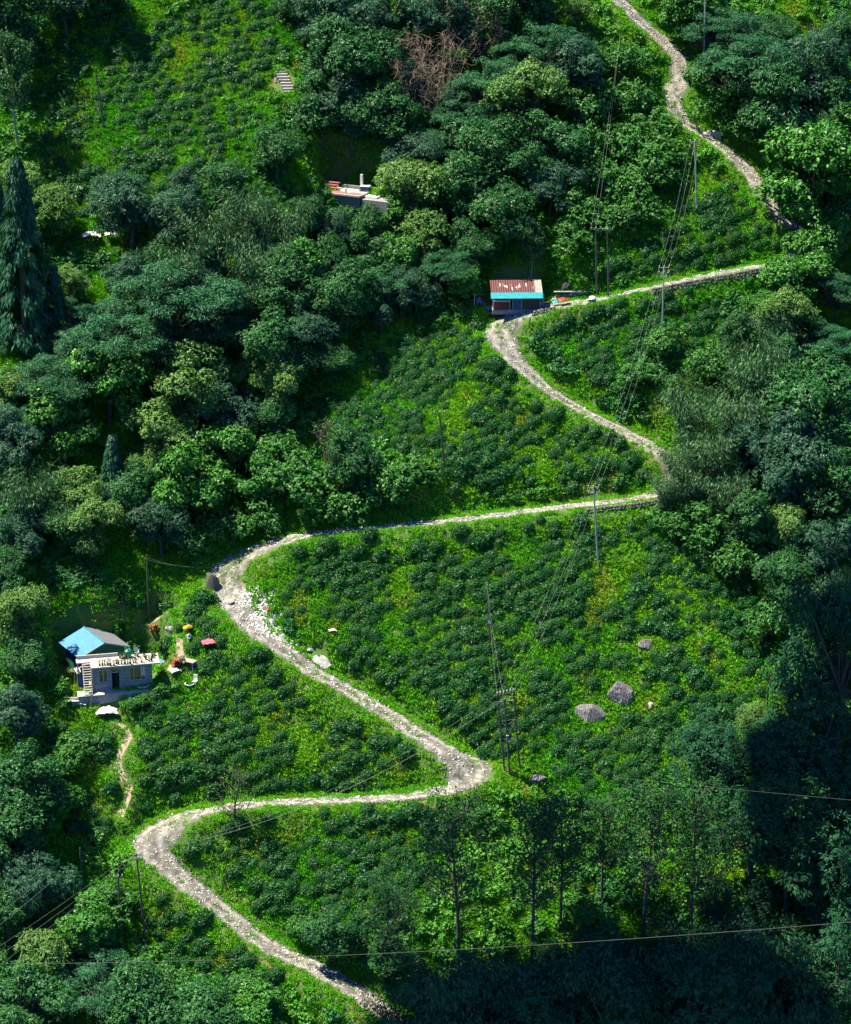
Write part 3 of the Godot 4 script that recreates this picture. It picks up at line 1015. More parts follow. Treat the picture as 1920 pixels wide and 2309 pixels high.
func grow_conifer(seed_, o):
	var r = RandomNumberGenerator.new()
	r.seed = seed_
	begin()
	tube([Vector3(0, -0.6, 0), Vector3(0, o.high * 0.5, 0), Vector3(0, o.high, 0)], [0.28, 0.17, 0.02], 7, false)
	var wood = done()
	begin()
	for i in o.lobes:
		var t = pow(r.randf(), 0.8)
		var y = lerpf(o.high * 0.06, o.high, t)
		var reach = o.rx * (1.0 - t) * r.randf_range(0.75, 1.08) + 0.15
		var a = r.randf() * TAU
		var tip = Vector3(cos(a) * reach, y, sin(a) * reach)
		var ca = tint(r, o.a, o.b)
		for k in o.leaves:
			var u = r.randf()
			var p = Vector3(0, y + 0.2, 0).lerp(tip, 0.55 + 0.45 * u) + sphere_dir(r) * 0.26
			p.y -= 0.3 * u
			var d = (Vector3(cos(a) * 0.35, -1.0, sin(a) * 0.35) + sphere_dir(r) * 0.45).normalized()
			leaf(p, d, (Vector3(cos(a), 0.6, sin(a)) + sphere_dir(r) * 0.4).normalized(), r.randf_range(0.28, 0.5), r.randf_range(0.07, 0.12), tint(r, ca, o.b))
	return [wood, done()]

func grow_bamboo(seed_, o):
	var r = RandomNumberGenerator.new()
	r.seed = seed_
	var culms = []
	begin()
	for i in o.lobes:
		var a = r.randf() * TAU
		var lean = r.randf_range(0.15, 1.0) * o.rx
		var h = o.high * r.randf_range(0.65, 1.05)
		var pts = []
		var rad = []
		for k in 7:
			var t = k / 6.0
			pts.append(Vector3(cos(a) * (0.3 + lean * t * t), h * (t - 0.22 * t * t * t), sin(a) * (0.3 + lean * t * t)))
			rad.append(lerpf(0.045, 0.01, t))
		tube(pts, rad, 4, false)
		culms.append(pts)
	var wood = done()
	begin()
	for pts in culms:
		var ca = tint(r, o.a, o.b)
		for k in o.leaves:
			var t = pow(r.randf(), 0.6) * 5.99
			var i = int(t)
			var p = pts[i].lerp(pts[i + 1], t - i) + sphere_dir(r) * Vector3(0.6, 0.5, 0.6)
			var d = (sphere_dir(r) * 0.6 + Vector3(0, -0.75, 0) + Vector3(pts[6].x, 0, pts[6].z).normalized() * 0.5).normalized()
			leaf(p, d, (sphere_dir(r) + Vector3(0, 0.6, 0)).normalized(), r.randf_range(0.24, 0.46), r.randf_range(0.05, 0.1), tint(r, ca, o.b))
	return [wood, done()]

# a thin-crowned tree whose boughs show
func grow_open(seed_, o):
	var r = RandomNumberGenerator.new()
	r.seed = seed_
	begin()
	var tips = []
	var top = Vector3(r.randf_range(-0.4, 0.4), o.high * 0.92, r.randf_range(-0.4, 0.4))
	var stem = []
	var rad = []
	for i in 9:
		var t = i / 8.0
		stem.append(Vector3(0, -0.6, 0).lerp(top, t) + Vector3(sin(t * 5.0 + seed_) * 0.15, 0, cos(t * 4.0) * 0.12))
		rad.append(lerpf(o.trunk, 0.03, t))
	tube(stem, rad, 7, false)
	for i in o.lobes:
		var t = r.randf_range(o.get("first", 0.28), 0.95)
		var p = stem[int(t * 8)].lerp(stem[mini(int(t * 8) + 1, 8)], t * 8 - int(t * 8))
		var a = r.randf() * TAU
		var l = o.rx * (1.15 - t * 0.75) * r.randf_range(0.7, 1.1)
		var q = p + Vector3(cos(a) * l, l * r.randf_range(0.6, 1.3), sin(a) * l)
		var pts = limb(r, p, q, lerpf(o.trunk * 0.5, 0.03, t) * o.get("twig", 1.0), 0.02 * o.get("twig", 1.0), 0.1, 4)
		tips.append(q)
		for k in 4:
			var s = pts[1 + k % 4]
			var e = s + (sphere_dir(r) + Vector3(0, 0.5, 0)) * l * 0.4
			limb(r, s, e, 0.025 * o.get("twig", 1.0), 0.01, 0.1, 3)
			tips.append(e)
	tips.append(top)
	var wood = done()
	begin()
	for p in tips:
		for i in o.leaves:
			var q = p + sphere_dir(r) * r.randf_range(0.0, o.lobe) * Vector3(1, 0.7, 1)
			leaf(q, (sphere_dir(r) + Vector3(0, -0.3, 0)).normalized(), (sphere_dir(r) + Vector3(0, 0.9, 0)).normalized(), o.length * r.randf_range(0.7, 1.3), o.width * r.randf_range(0.7, 1.3), tint(r, o.a, o.b))
	return [wood, done()]

func grow_dry(seed_, o):
	var r = RandomNumberGenerator.new()
	r.seed = seed_
	begin()
	for i in 60:
		var a = r.randf() * TAU
		var f = sqrt(r.randf())
		var base = Vector3(cos(a) * f * 2.6, 0, sin(a) * f * 2.0)
		var h = r.randf_range(2.2, 4.6)
		var top = base + Vector3(r.randf_range(-1.6, 1.6), h, r.randf_range(-1.6, 1.6))
		var pts = limb(r, base, top, 0.035, 0.012, 0.14, 3)
		for k in 26:
			var s = pts[1 + k % 4].lerp(pts[mini(2 + k % 4, 4)], r.randf())
			limb(r, s, s + (sphere_dir(r) + Vector3(0, -0.15, 0)) * r.randf_range(0.3, 1.0), 0.016, 0.006, 0.2, 3)
	return [done(), null]

func kinds_of_tree():
	return {
		"dark": {"fn": grow_broadleaf, "n": 3, "hc": 4.9, "rx": 3.5, "ry": 3.7, "lobes": 22, "lobe": 1.4, "leaves": 600, "length": 0.25, "width": 0.13, "flat": 0.8, "droop": 0.4, "trunk": 0.24, "a": Color(0.012, 0.070, 0.024), "b": Color(0.035, 0.135, 0.035), "r": 4.2, "mid": 5.2, "says": "dark green round-crowned broadleaf tree", "name": "broadleaf_tree"},
		"teal": {"fn": grow_broadleaf, "n": 3, "hc": 4.8, "rx": 3.4, "ry": 3.5, "lobes": 21, "lobe": 1.35, "leaves": 560, "length": 0.30, "width": 0.10, "flat": 0.75, "droop": 0.9, "trunk": 0.2, "a": Color(0.014, 0.060, 0.040), "b": Color(0.035, 0.115, 0.060), "r": 4.1, "mid": 5.0, "says": "blue-green narrow-leaved tree", "name": "narrow_leaved_tree"},
		"pale": {"fn": grow_broadleaf, "n": 3, "hc": 5.0, "rx": 3.3, "ry": 3.7, "lobes": 22, "lobe": 1.25, "leaves": 600, "length": 0.23, "width": 0.13, "flat": 0.85, "droop": 0.3, "trunk": 0.22, "a": Color(0.024, 0.115, 0.028), "b": Color(0.14, 0.27, 0.062), "r": 4.0, "mid": 5.2, "says": "pale yellow-green leafy tree", "name": "pale_leaved_tree"},
		"bright": {"fn": grow_broadleaf, "n": 3, "hc": 4.7, "rx": 3.4, "ry": 3.4, "lobes": 20, "lobe": 1.35, "leaves": 440, "length": 0.32, "width": 0.19, "flat": 0.8, "droop": 0.35, "trunk": 0.22, "a": Color(0.014, 0.095, 0.022), "b": Color(0.060, 0.205, 0.026), "r": 4.1, "mid": 4.8, "says": "bright green large-leaved tree", "name": "large_leaved_tree"},
		"shrub": {"fn": grow_broadleaf, "n": 3, "hc": 1.5, "rx": 1.7, "ry": 1.25, "lobes": 10, "lobe": 0.85, "leaves": 420, "length": 0.26, "width": 0.13, "flat": 0.8, "droop": 0.4, "trunk": 0.07, "a": Color(0.020, 0.100, 0.026), "b": Color(0.050, 0.180, 0.028), "r": 2.0, "mid": 1.5, "below": -0.8, "says": "dense green leafy shrub", "name": "leafy_shrub"},
		"feather": {"fn": grow_feathery, "n": 3, "hc": 4.6, "rx": 4.4, "ry": 2.6, "lobes": 75, "leaves": 380, "a": Color(0.010, 0.070, 0.034), "b": Color(0.026, 0.125, 0.050), "r": 5.2, "mid": 5.4, "says": "spreading tree with flat feathery tiers", "name": "feathery_tree"},
		"conifer": {"fn": grow_conifer, "n": 2, "high": 12.0, "rx": 2.6, "lobes": 240, "leaves": 52, "a": Color(0.010, 0.060, 0.038), "b": Color(0.026, 0.105, 0.055), "r": 2.6, "mid": 5.5, "says": "tall blue-green cone-shaped conifer", "name": "conifer"},
		"bamboo": {"fn": grow_bamboo, "n": 3, "high": 7.0, "rx": 2.8, "lobes": 38, "leaves": 150, "a": Color(0.012, 0.065, 0.030), "b": Color(0.065, 0.155, 0.062), "r": 3.4, "mid": 4.2, "says": "arching grey-green bamboo clump", "name": "bamboo_clump"},
		"open": {"fn": grow_open, "n": 3, "high": 13.0, "rx": 4.0, "lobes": 34, "first": 0.36, "leaves": 26, "lobe": 0.85, "length": 0.26, "width": 0.11, "trunk": 0.17, "twig": 1.05, "a": Color(0.014, 0.062, 0.024), "b": Color(0.035, 0.115, 0.036), "r": 4.6, "mid": 8.0, "says": "thin-crowned dark tree with visible branches", "name": "open_crowned_tree"},
		"slender": {"fn": grow_open, "n": 2, "high": 10.0, "rx": 2.4, "lobes": 26, "leaves": 46, "lobe": 0.7, "length": 0.26, "width": 0.13, "first": 0.42, "trunk": 0.13, "a": Color(0.020, 0.085, 0.034), "b": Color(0.055, 0.155, 0.05), "r": 2.7, "mid": 6.8, "says": "slender tree with a long bare trunk", "name": "slender_tree"},
		"bare": {"fn": grow_open, "n": 2, "high": 5.0, "rx": 2.2, "lobes": 26, "leaves": 2, "lobe": 0.4, "length": 0.2, "width": 0.09, "first": 0.25, "trunk": 0.11, "a": Color(0.030, 0.095, 0.024), "b": Color(0.085, 0.18, 0.03), "r": 2.2, "mid": 3.2, "says": "almost leafless branching tree", "name": "bare_tree"},
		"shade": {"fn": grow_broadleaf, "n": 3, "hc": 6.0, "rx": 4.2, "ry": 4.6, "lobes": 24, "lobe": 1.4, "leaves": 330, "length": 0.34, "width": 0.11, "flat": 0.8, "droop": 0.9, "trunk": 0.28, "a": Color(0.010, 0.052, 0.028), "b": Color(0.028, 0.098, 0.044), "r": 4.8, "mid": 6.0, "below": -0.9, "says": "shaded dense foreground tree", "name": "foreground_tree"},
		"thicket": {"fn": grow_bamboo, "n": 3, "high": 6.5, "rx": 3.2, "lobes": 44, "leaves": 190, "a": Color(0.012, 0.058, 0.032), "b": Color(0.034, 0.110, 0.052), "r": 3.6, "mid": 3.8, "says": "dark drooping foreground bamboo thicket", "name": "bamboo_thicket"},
		"dry": {"fn": grow_dry, "n": 2, "r": 3.4, "mid": 2.6, "says": "leafless brown dry thicket", "name": "dry_thicket"}}

# kind, middle of the crown as it shows (x, y), its width, where it stands, group, how much taller than wide
const TREES = [
	["dark", 40, 30, 190, "in the shaded top corner of the forest", "trees in the shaded top corner"], ["teal", 150, -5, 150, "in the shaded top corner, beside the meadow", "trees in the shaded top corner"], ["dark", 225, -30, 130, "at the top edge above the far meadow", "trees in the shaded top corner"], ["dark", 55, 110, 100, "in the shaded top corner, lowest of its group", "trees in the shaded top corner"],
	["slender", 42, 160, 120, "at the far left edge of the meadow", "", 1.15],
	["pale", 55, 420, 120, "beside the two tall conifers", "pale trees by the conifers"], ["pale", 130, 470, 110, "between the conifers and the white sheet", "pale trees by the conifers"],
	["conifer", 62, 610, 170, "nearest the left edge, largest of the pair", "conifers at the left edge", 1.0], ["conifer", 10, 590, 130, "at the left edge, partly out of the picture", "conifers at the left edge", 1.0], ["conifer", 130, 700, 90, "small, at the foot of the two tall conifers", "conifers at the left edge", 0.9],
	["teal", 300, 465, 180, "under the far meadow, left of the bamboo", "narrow-leaved trees under the meadow"], ["teal", 390, 480, 170, "under the far meadow, in the middle of the row", "narrow-leaved trees under the meadow"], ["teal", 290, 630, 130, "right below the white sheet", "narrow-leaved trees under the meadow"],
	["bamboo", 480, 520, 200, "under the far meadow", "bamboo clumps under the meadow"], ["bamboo", 560, 470, 180, "under the far meadow, nearest the ruined slab", "bamboo clumps under the meadow"], ["bamboo", 590, 570, 190, "below the ruined slab", "bamboo clumps under the meadow"], ["bamboo", 400, 590, 190, "above the feathery trees", "bamboo clumps under the meadow"], ["bamboo", 655, 500, 150, "at the foot of the ruined slab", "bamboo clumps under the meadow"],
	["dark", 625, 340, 120, "left of the ruined slab", "dark trees around the ruined slab"], ["dark", 725, 235, 140, "just right of the stone steps", "dark trees around the ruined slab"], ["dark", 745, 120, 150, "above the stone steps", "dark trees around the ruined slab"], ["teal", 770, 30, 190, "at the top edge above the stone steps", "trees along the top edge"], ["teal", 880, 20, 170, "at the top edge left of the dry thicket", "trees along the top edge"], ["dark", 800, 140, 190, "left of the brown dry thicket", "dark trees around the ruined slab"], ["teal", 795, 245, 160, "above the ruined slab, facing the sun", "dark trees around the ruined slab"], ["dark", 880, 260, 160, "right above the ruined slab", "dark trees around the ruined slab"], ["teal", 930, 350, 140, "right of the ruined slab, behind the yellow-green tree", "dark trees around the ruined slab"],
	["dry", 950, 150, 210, "among the dark trees near the top", "dry thickets near the top"], ["dry", 1080, 60, 170, "right of the larger dry thicket", "dry thickets near the top"],
	["teal", 1000, 20, 180, "at the top edge above the dry thicket", "trees along the top edge"], ["dark", 1180, 10, 200, "at the top edge left of the road", "trees along the top edge"],
	["feather", 1120, 175, 220, "right of the brown dry thicket", "feathery trees near the top"], ["feather", 1060, 245, 190, "below the brown dry thicket", "feathery trees near the top"], ["feather", 1010, 320, 170, "lowest under the dry thicket", "feathery trees near the top"], ["feather", 1230, 95, 220, "beside the top of the road", "feathery trees near the top"],
	["pale", 1190, 230, 190, "on the wooded slope left of the upper road", "pale trees left of the upper road"], ["teal", 1290, 160, 170, "tall, close to the left of the upper road", "trees left of the upper road"], ["dark", 1110, 340, 190, "in the wood above the shed", "trees above the shed"], ["dark", 1210, 340, 180, "in the wood above the shed, facing the road", "trees above the shed"], ["teal", 1240, 420, 140, "in the wood above the shed, nearest the slope of creepers", "trees above the shed"], ["dark", 1050, 430, 170, "in the middle of the wood above the shed", "trees above the shed"], ["dark", 1130, 480, 150, "straight above the shed", "trees above the shed"],
	["pale", 930, 440, 170, "standing in front of the ruined slab", ""], ["pale", 965, 530, 130, "below the yellow-green tree in front of the ruined slab", ""],
	["dark", 860, 600, 130, "below the ruined slab in the middle wood", "trees of the middle wood"], ["bright", 700, 610, 150, "in the middle wood", "trees of the middle wood"], ["dark", 640, 650, 170, "in the middle wood, left part", "trees of the middle wood"], ["feather", 890, 620, 170, "left of the shed, deep in the wood", "feathery trees left of the shed"], ["feather", 1010, 590, 160, "left of the shed, near its wall", "feathery trees left of the shed"], ["teal", 940, 650, 120, "left of the shed at the edge of the tea", "trees left of the shed"], ["dark", 1075, 560, 100, "right behind the shed", "trees behind the shed"], ["slender", 1200, 545, 75, "between the shed and the power poles", "", 1.0], ["bright", 1050, 640, 80, "pressed against the left wall of the shed", ""],
	["feather", 400, 640, 300, "largest of its kind in the left wood", "feathery trees in the left wood"], ["feather", 270, 730, 280, "in the left wood, below the largest feathery one", "feathery trees in the left wood"], ["feather", 130, 840, 220, "at the left, under the conifers", "feathery trees in the left wood"], ["feather", 360, 760, 220, "in the left wood, above the yellow-green tree", "feathery trees in the left wood"], ["feather", 480, 720, 200, "in the left wood, beside the dark dome", "feathery trees in the left wood"],
	["pale", 165, 640, 90, "small and white-flecked, beside the conifers", ""],
	["bamboo", 560, 650, 160, "above the dark dome in the left wood", "bamboo clumps in the left wood"], ["dark", 610, 770, 180, "dome-shaped, in the heart of the left wood", ""], ["pale", 630, 880, 120, "tall and pointed, below the dark dome", "", 1.3],
	["bright", 250, 850, 190, "left of the yellow-green tree", "large-leaved trees in the left wood"], ["bright", 150, 960, 170, "at the left, below its twin", "large-leaved trees in the left wood"], ["pale", 430, 870, 200, "brightest of the left wood", ""], ["pale", 375, 985, 170, "right below the brightest tree of the left wood", ""], ["conifer", 262, 1090, 100, "alone among the broadleaf trees of the left wood", "", 0.85], ["bright", 440, 1080, 190, "above the bend near the house", "large-leaved trees in the left wood"], ["bright", 505, 1020, 150, "between the left wood and the tea spur", "large-leaved trees in the left wood"],
	["teal", 520, 930, 150, "at the dark edge of the left wood", "trees along the edge of the tea spur"], ["dark", 600, 960, 110, "at the edge of the tea spur, lowest of the row", "trees along the edge of the tea spur"], ["dark", 640, 830, 140, "at the edge of the tea spur", "trees along the edge of the tea spur"], ["teal", 690, 750, 140, "at the edge of the tea spur, in the middle of the row", "trees along the edge of the tea spur"], ["dark", 780, 660, 160, "at the edge of the tea spur, nearer the shed", "trees along the edge of the tea spur"], ["teal", 860, 690, 110, "at the edge of the tea spur, topmost of the row", "trees along the edge of the tea spur"], ["dark", 700, 670, 150, "behind the edge of the tea spur", "trees along the edge of the tea spur"],
	["pale", 25, 880, 110, "at the left edge, half way up", ""], ["teal", 40, 990, 160, "at the left edge above the house", "trees at the left edge above the house"], ["feather", 40, 930, 150, "at the left edge above the house", "trees at the left edge above the house"], ["bamboo", 70, 1090, 190, "at the left edge above the house", "trees at the left edge above the house"], ["pale", 180, 1110, 130, "above the house, upper of two", "pale trees above the house"],
	["teal", 365, 1170, 135, "grey-blue, right above the house", ""], ["pale", 215, 1180, 140, "above the house, lower of two", "pale trees above the house"], ["teal", 60, 1200, 140, "behind the house at the left", "trees behind the house"], ["dark", 140, 1180, 100, "behind the house, nearer the roof", "trees behind the house"], ["pale", 50, 1385, 140, "domed, just left of the blue roof", ""], ["dark", 300, 1100, 150, "above the house, beside the lone conifer", "trees behind the house"], ["dark", 20, 1300, 120, "at the left edge behind the domed tree", "trees behind the house"], ["shrub", 450, 1200, 110, "beside the bend above the house", "shrubs beside the bend above the house"], ["shrub", 520, 1190, 110, "beside the bend above the house", "shrubs beside the bend above the house"], ["shrub", 590, 1170, 110, "beside the bend above the house", "shrubs beside the bend above the house"], ["bright", 580, 1080, 120, "above the level road leg, leftmost", ""],
	["dark", 50, 1490, 110, "left of the house, shading its wall", "trees left of the house"], ["teal", 40, 1600, 150, "left of the house, below the shady one", "trees left of the house"], ["dark", 60, 1750, 190, "left of the footpath", "dark trees left of the footpath"], ["dark", 30, 1880, 200, "left of the footpath, lower in the shade", "dark trees left of the footpath"], ["teal", 100, 1980, 170, "in the shaded hollow under the power wires", "dark trees left of the footpath"], ["dark", 20, 2030, 160, "in the shaded hollow at the left edge", "dark trees left of the footpath"], ["shrub", 160, 1690, 100, "left of the footpath", "shrubs left of the footpath"], ["shrub", 130, 1800, 110, "left of the footpath", "shrubs left of the footpath"],
	["pale", 110, 2150, 150, "at the bottom left, wrapped in creepers", ""], ["bright", 190, 2080, 150, "at the bottom left under the wires", ""], ["dark", 60, 2250, 200, "in the bottom left corner", "trees along the bottom left"], ["feather", 220, 2190, 220, "at the bottom left, in front of the field", ""], ["dark", 320, 2270, 200, "at the bottom edge, left part", "trees along the bottom left"], ["dark", 450, 2285, 210, "at the bottom edge below the lowest field", "trees along the bottom left"], ["bright", 560, 2290, 170, "at the bottom edge below the lowest field", ""], ["shrub", 260, 2030, 110, "beside the paired poles at the lower left", "shrubs at the lower left"], ["shrub", 300, 2190, 110, "under the lowest field", "shrubs at the lower left"], ["shrub", 400, 2230, 120, "under the lowest field", "shrubs at the lower left"], ["dark", 590, 2310, 120, "at the bottom edge beside the road", "trees along the bottom left"],
	["dark", 795, 1030, 130, "small, on the tea spur near the leaning trunk", ""], ["shrub", 870, 1100, 130, "above the level road leg", "shrubs above the middle road leg"], ["shrub", 750, 1130, 130, "above the level road leg", "shrubs above the middle road leg"], ["shrub", 690, 1090, 140, "above the level road leg", "shrubs above the middle road leg"], ["shrub", 640, 1040, 140, "above the level road leg", "shrubs above the middle road leg"], ["shrub", 930, 1060, 100, "above the level road leg", "shrubs above the middle road leg"], ["bare", 735, 990, 90, "leaning on the tea spur, tufted at the tips", ""], ["bare", 815, 1110, 60, "standing in scrub above the level road leg", ""], ["bare", 530, 1775, 110, "beside the lowest level road leg", ""], ["bright", 700, 1160, 60, "small, right above the level road leg", ""],
	["feather", 1690, 130, 260, "dark, right of the upper road", "feathery trees right of the upper road"], ["feather", 1620, 60, 200, "at the top right of the road", "feathery trees right of the upper road"], ["teal", 1810, 150, 200, "dark, in front of the bamboo fence", "trees in the top right corner"], ["dark", 1740, 220, 180, "shading the bank right of the upper road", "trees in the top right corner"], ["dark", 1890, 200, 170, "at the right edge below the bamboo fence", "trees in the top right corner"], ["bright", 1560, 20, 150, "at the top right beside the road", ""], ["shrub", 1580, 170, 100, "on the bank right of the upper road", "shrubs on the upper road bank"], ["shrub", 1620, 240, 110, "on the bank right of the upper road", "shrubs on the upper road bank"], ["bamboo", 1790, 290, 160, "on the bank above the big bright tree", ""], ["shrub", 1690, 290, 110, "on the bank right of the upper road", "shrubs on the upper road bank"],
	["bright", 1830, 400, 260, "largest at the right edge beside the hidden bend", ""], ["bright", 1890, 300, 130, "at the right edge above the largest one", ""], ["bright", 1840, 540, 150, "hanging over the hidden bend at the right", ""], ["dark", 1900, 480, 150, "at the right edge beside the hidden bend", "trees at the right edge"],
	["bright", 1790, 640, 160, "below the hidden bend at the right", ""], ["pale", 1765, 715, 130, "below the hidden bend at the right, paler", ""], ["feather", 1885, 640, 170, "at the right edge below the hidden bend", "feathery trees at the right edge"], ["feather", 1880, 760, 170, "at the right edge, lower one", "feathery trees at the right edge"],
	["shrub", 1605, 825, 110, "vivid green and domed, among the right-hand bamboo", ""], ["bamboo", 1555, 900, 170, "at the end of the upper hairpin field", "bamboo clumps at the right"], ["bamboo", 1590, 1000, 190, "hiding the second bend", "bamboo clumps at the right"], ["bamboo", 1700, 820, 220, "on the right slope, topmost", "bamboo clumps at the right"], ["bamboo", 1660, 920, 200, "on the right slope, middle", "bamboo clumps at the right"], ["bamboo", 1630, 1090, 170, "below the second bend", "bamboo clumps at the right"], ["bamboo", 1535, 1035, 130, "covering the second bend from above", "bamboo clumps at the right"], ["bamboo", 1500, 1085, 110, "covering the second bend from below", "bamboo clumps at the right"], ["bamboo", 1740, 740, 150, "on the right slope, highest of all", "bamboo clumps at the right"], ["bamboo", 1560, 1080, 140, "just right of the second bend", "bamboo clumps at the right"],
	["dark", 1820, 900, 240, "in the right wood, upper", "trees of the right wood"], ["teal", 1790, 1030, 220, "in the right wood, middle", "trees of the right wood"], ["dark", 1880, 1090, 190, "at the right edge of the right wood", "trees of the right wood"], ["teal", 1720, 1000, 160, "in the right wood, next to the bamboo", "trees of the right wood"], ["pale", 1770, 1190, 120, "bright, in the right wood", ""], ["teal", 1850, 1220, 170, "in the right wood, lower", "trees of the right wood"], ["bamboo", 1850, 1310, 170, "at the right edge above the shaded trees", ""], ["dark", 1680, 1170, 140, "at the corner of the wide middle field", "trees of the right wood"], ["dark", 1760, 1290, 130, "at the right side of the wide middle field", "trees of the right wood"], ["shrub", 1590, 1180, 120, "at the top right of the wide middle field", "shrubs right of the wide field"], ["shrub", 1510, 1165, 90, "at the end of the level road leg", "shrubs right of the wide field"], ["shrub", 1660, 1260, 110, "at the top right of the wide middle field", "shrubs right of the wide field"], ["shrub", 1730, 1400, 110, "at the right side of the wide middle field", "shrubs right of the wide field"], ["shrub", 1440, 840, 90, "at the end of the upper hairpin field", "shrubs by the upper hairpin field"], ["shrub", 1490, 770, 90, "at the end of the upper hairpin field", "shrubs by the upper hairpin field"],
	["shade", 1880, 1480, 270, "at the right edge, topmost of the shaded trees", "shaded foreground trees", 1.4], ["shade", 1800, 1660, 270, "at the right, second of the shaded trees", "shaded foreground trees"], ["shade", 1900, 1760, 260, "at the right edge, third of the shaded trees", "shaded foreground trees"], ["shade", 1690, 1850, 240, "right of the branching trees", "shaded foreground trees"], ["shade", 1870, 1960, 280, "in the lower right", "shaded foreground trees"], ["shade", 1600, 1690, 180, "small, at the lower right of the wide field", "shaded foreground trees"], ["shade", 1700, 1700, 190, "beside the small pole at the right", "shaded foreground trees"],
	["open", 1035, 1930, 270, "leftmost of the tall branching trees", "tall branching trees in the foreground", 1.0], ["open", 1205, 1930, 250, "second of the tall branching trees", "tall branching trees in the foreground", 1.0], ["open", 1265, 1900, 220, "third of the tall branching trees", "tall branching trees in the foreground", 1.0], ["open", 1450, 1890, 260, "fourth of the tall branching trees", "tall branching trees in the foreground", 0.95], ["open", 1560, 1900, 260, "fifth of the tall branching trees", "tall branching trees in the foreground", 1.0], ["open", 1770, 1870, 270, "rightmost of the tall branching trees", "tall branching trees in the foreground", 1.0], ["open", 870, 2060, 190, "short, beside the end of the road", "tall branching trees in the foreground", 0.9], ["open", 1360, 1880, 200, "slight, between the tall branching trees", "tall branching trees in the foreground", 0.9],
	["thicket", 1000, 2210, 240, "at the bottom, beside the end of the road", "dark thickets along the bottom"], ["thicket", 1120, 2190, 240, "at the bottom under the leftmost branching tree", "dark thickets along the bottom"], ["thicket", 1290, 2170, 260, "at the bottom middle", "dark thickets along the bottom"], ["thicket", 1440, 2160, 260, "at the bottom, right of the middle", "dark thickets along the bottom"], ["thicket", 1590, 2150, 260, "at the bottom under the near wire", "dark thickets along the bottom"], ["thicket", 1740, 2120, 260, "at the bottom right under the near wire", "dark thickets along the bottom"], ["shade", 1880, 2180, 260, "in the bottom right corner", "shaded foreground trees"], ["thicket", 900, 2290, 200, "at the bottom edge, leftmost of the thickets", "dark thickets along the bottom"], ["shade", 1180, 2310, 260, "at the bottom edge", "shaded foreground trees"], ["shade", 1380, 2300, 280, "at the bottom edge, right of the middle", "shaded foreground trees"], ["shade", 1600, 2290, 280, "at the bottom edge, far right", "shaded foreground trees"], ["thicket", 1760, 2290, 260, "at the bottom edge near the corner", "dark thickets along the bottom"], ["thicket", 1040, 2310, 240, "at the bottom edge, second of the thickets", "dark thickets along the bottom"],
	["dark", 755, 2095, 120, "beside the road near the bottom", ""], ["shrub", 690, 2085, 90, "beside the road near the bottom", "shrubs beside the lowest road"], ["dark", 880, 2150, 100, "overhanging the end of the road", ""], ["shrub", 600, 2260, 80, "below the road near the bottom", "shrubs beside the lowest road"], ["shrub", 560, 2230, 110, "below the road near the bottom", "shrubs beside the lowest road"], ["shrub", 1310, 330, 115, "on the creeper slope left of the upper road", "shrubs on the creeper slope"], ["shrub", 1370, 300, 105, "on the creeper slope left of the upper road", "shrubs on the creeper slope"], ["shrub", 1430, 330, 115, "on the creeper slope left of the upper road", "shrubs on the creeper slope"], ["shrub", 1340, 400, 115, "on the creeper slope left of the upper road", "shrubs on the creeper slope"], ["shrub", 1400, 420, 115, "on the creeper slope left of the upper road", "shrubs on the creeper slope"], ["shrub", 1460, 400, 115, "on the creeper slope left of the upper road", "shrubs on the creeper slope"], ["shrub", 1300, 470, 105, "on the creeper slope left of the upper road", "shrubs on the creeper slope"], ["shrub", 1360, 490, 105, "on the creeper slope left of the upper road", "shrubs on the creeper slope"], ["shrub", 1430, 480, 105, "on the creeper slope left of the upper road", "shrubs on the creeper slope"], ["shrub", 1290, 540, 105, "on the creeper slope left of the upper road", "shrubs on the creeper slope"], ["shrub", 1480, 350, 125, "on the creeper slope left of the upper road", "shrubs on the creeper slope"], ["shrub", 1330, 240, 125, "on the creeper slope left of the upper road", "shrubs on the creeper slope"], ["shrub", 1420, 230, 105, "on the creeper slope left of the upper road", "shrubs on the creeper slope"], ["shrub", 1470, 280, 105, "on the creeper slope left of the upper road", "shrubs on the creeper slope"], ["shrub", 1410, 140, 105, "on the creeper slope left of the upper road", "shrubs on the creeper slope"], ["shrub", 1340, 140, 95, "on the creeper slope left of the upper road", "shrubs on the creeper slope"], ["shrub", 300, 1586, 42, "in front of the concrete terrace", "shrubs in front of the terrace"], ["shrub", 326, 1578, 42, "in front of the concrete terrace", "shrubs in front of the terrace"], ["bright", 1330, 2090, 110, "small and lit, among the dark thickets at the bottom", ""], ["bright", 1790, 2110, 110, "small, at the lower right among the shaded trees", ""], ["pale", 1700, 1620, 90, "showing between the shaded trees at the right", ""], ["shrub", 1080, 1840, 80, "below the third hairpin", ""]]

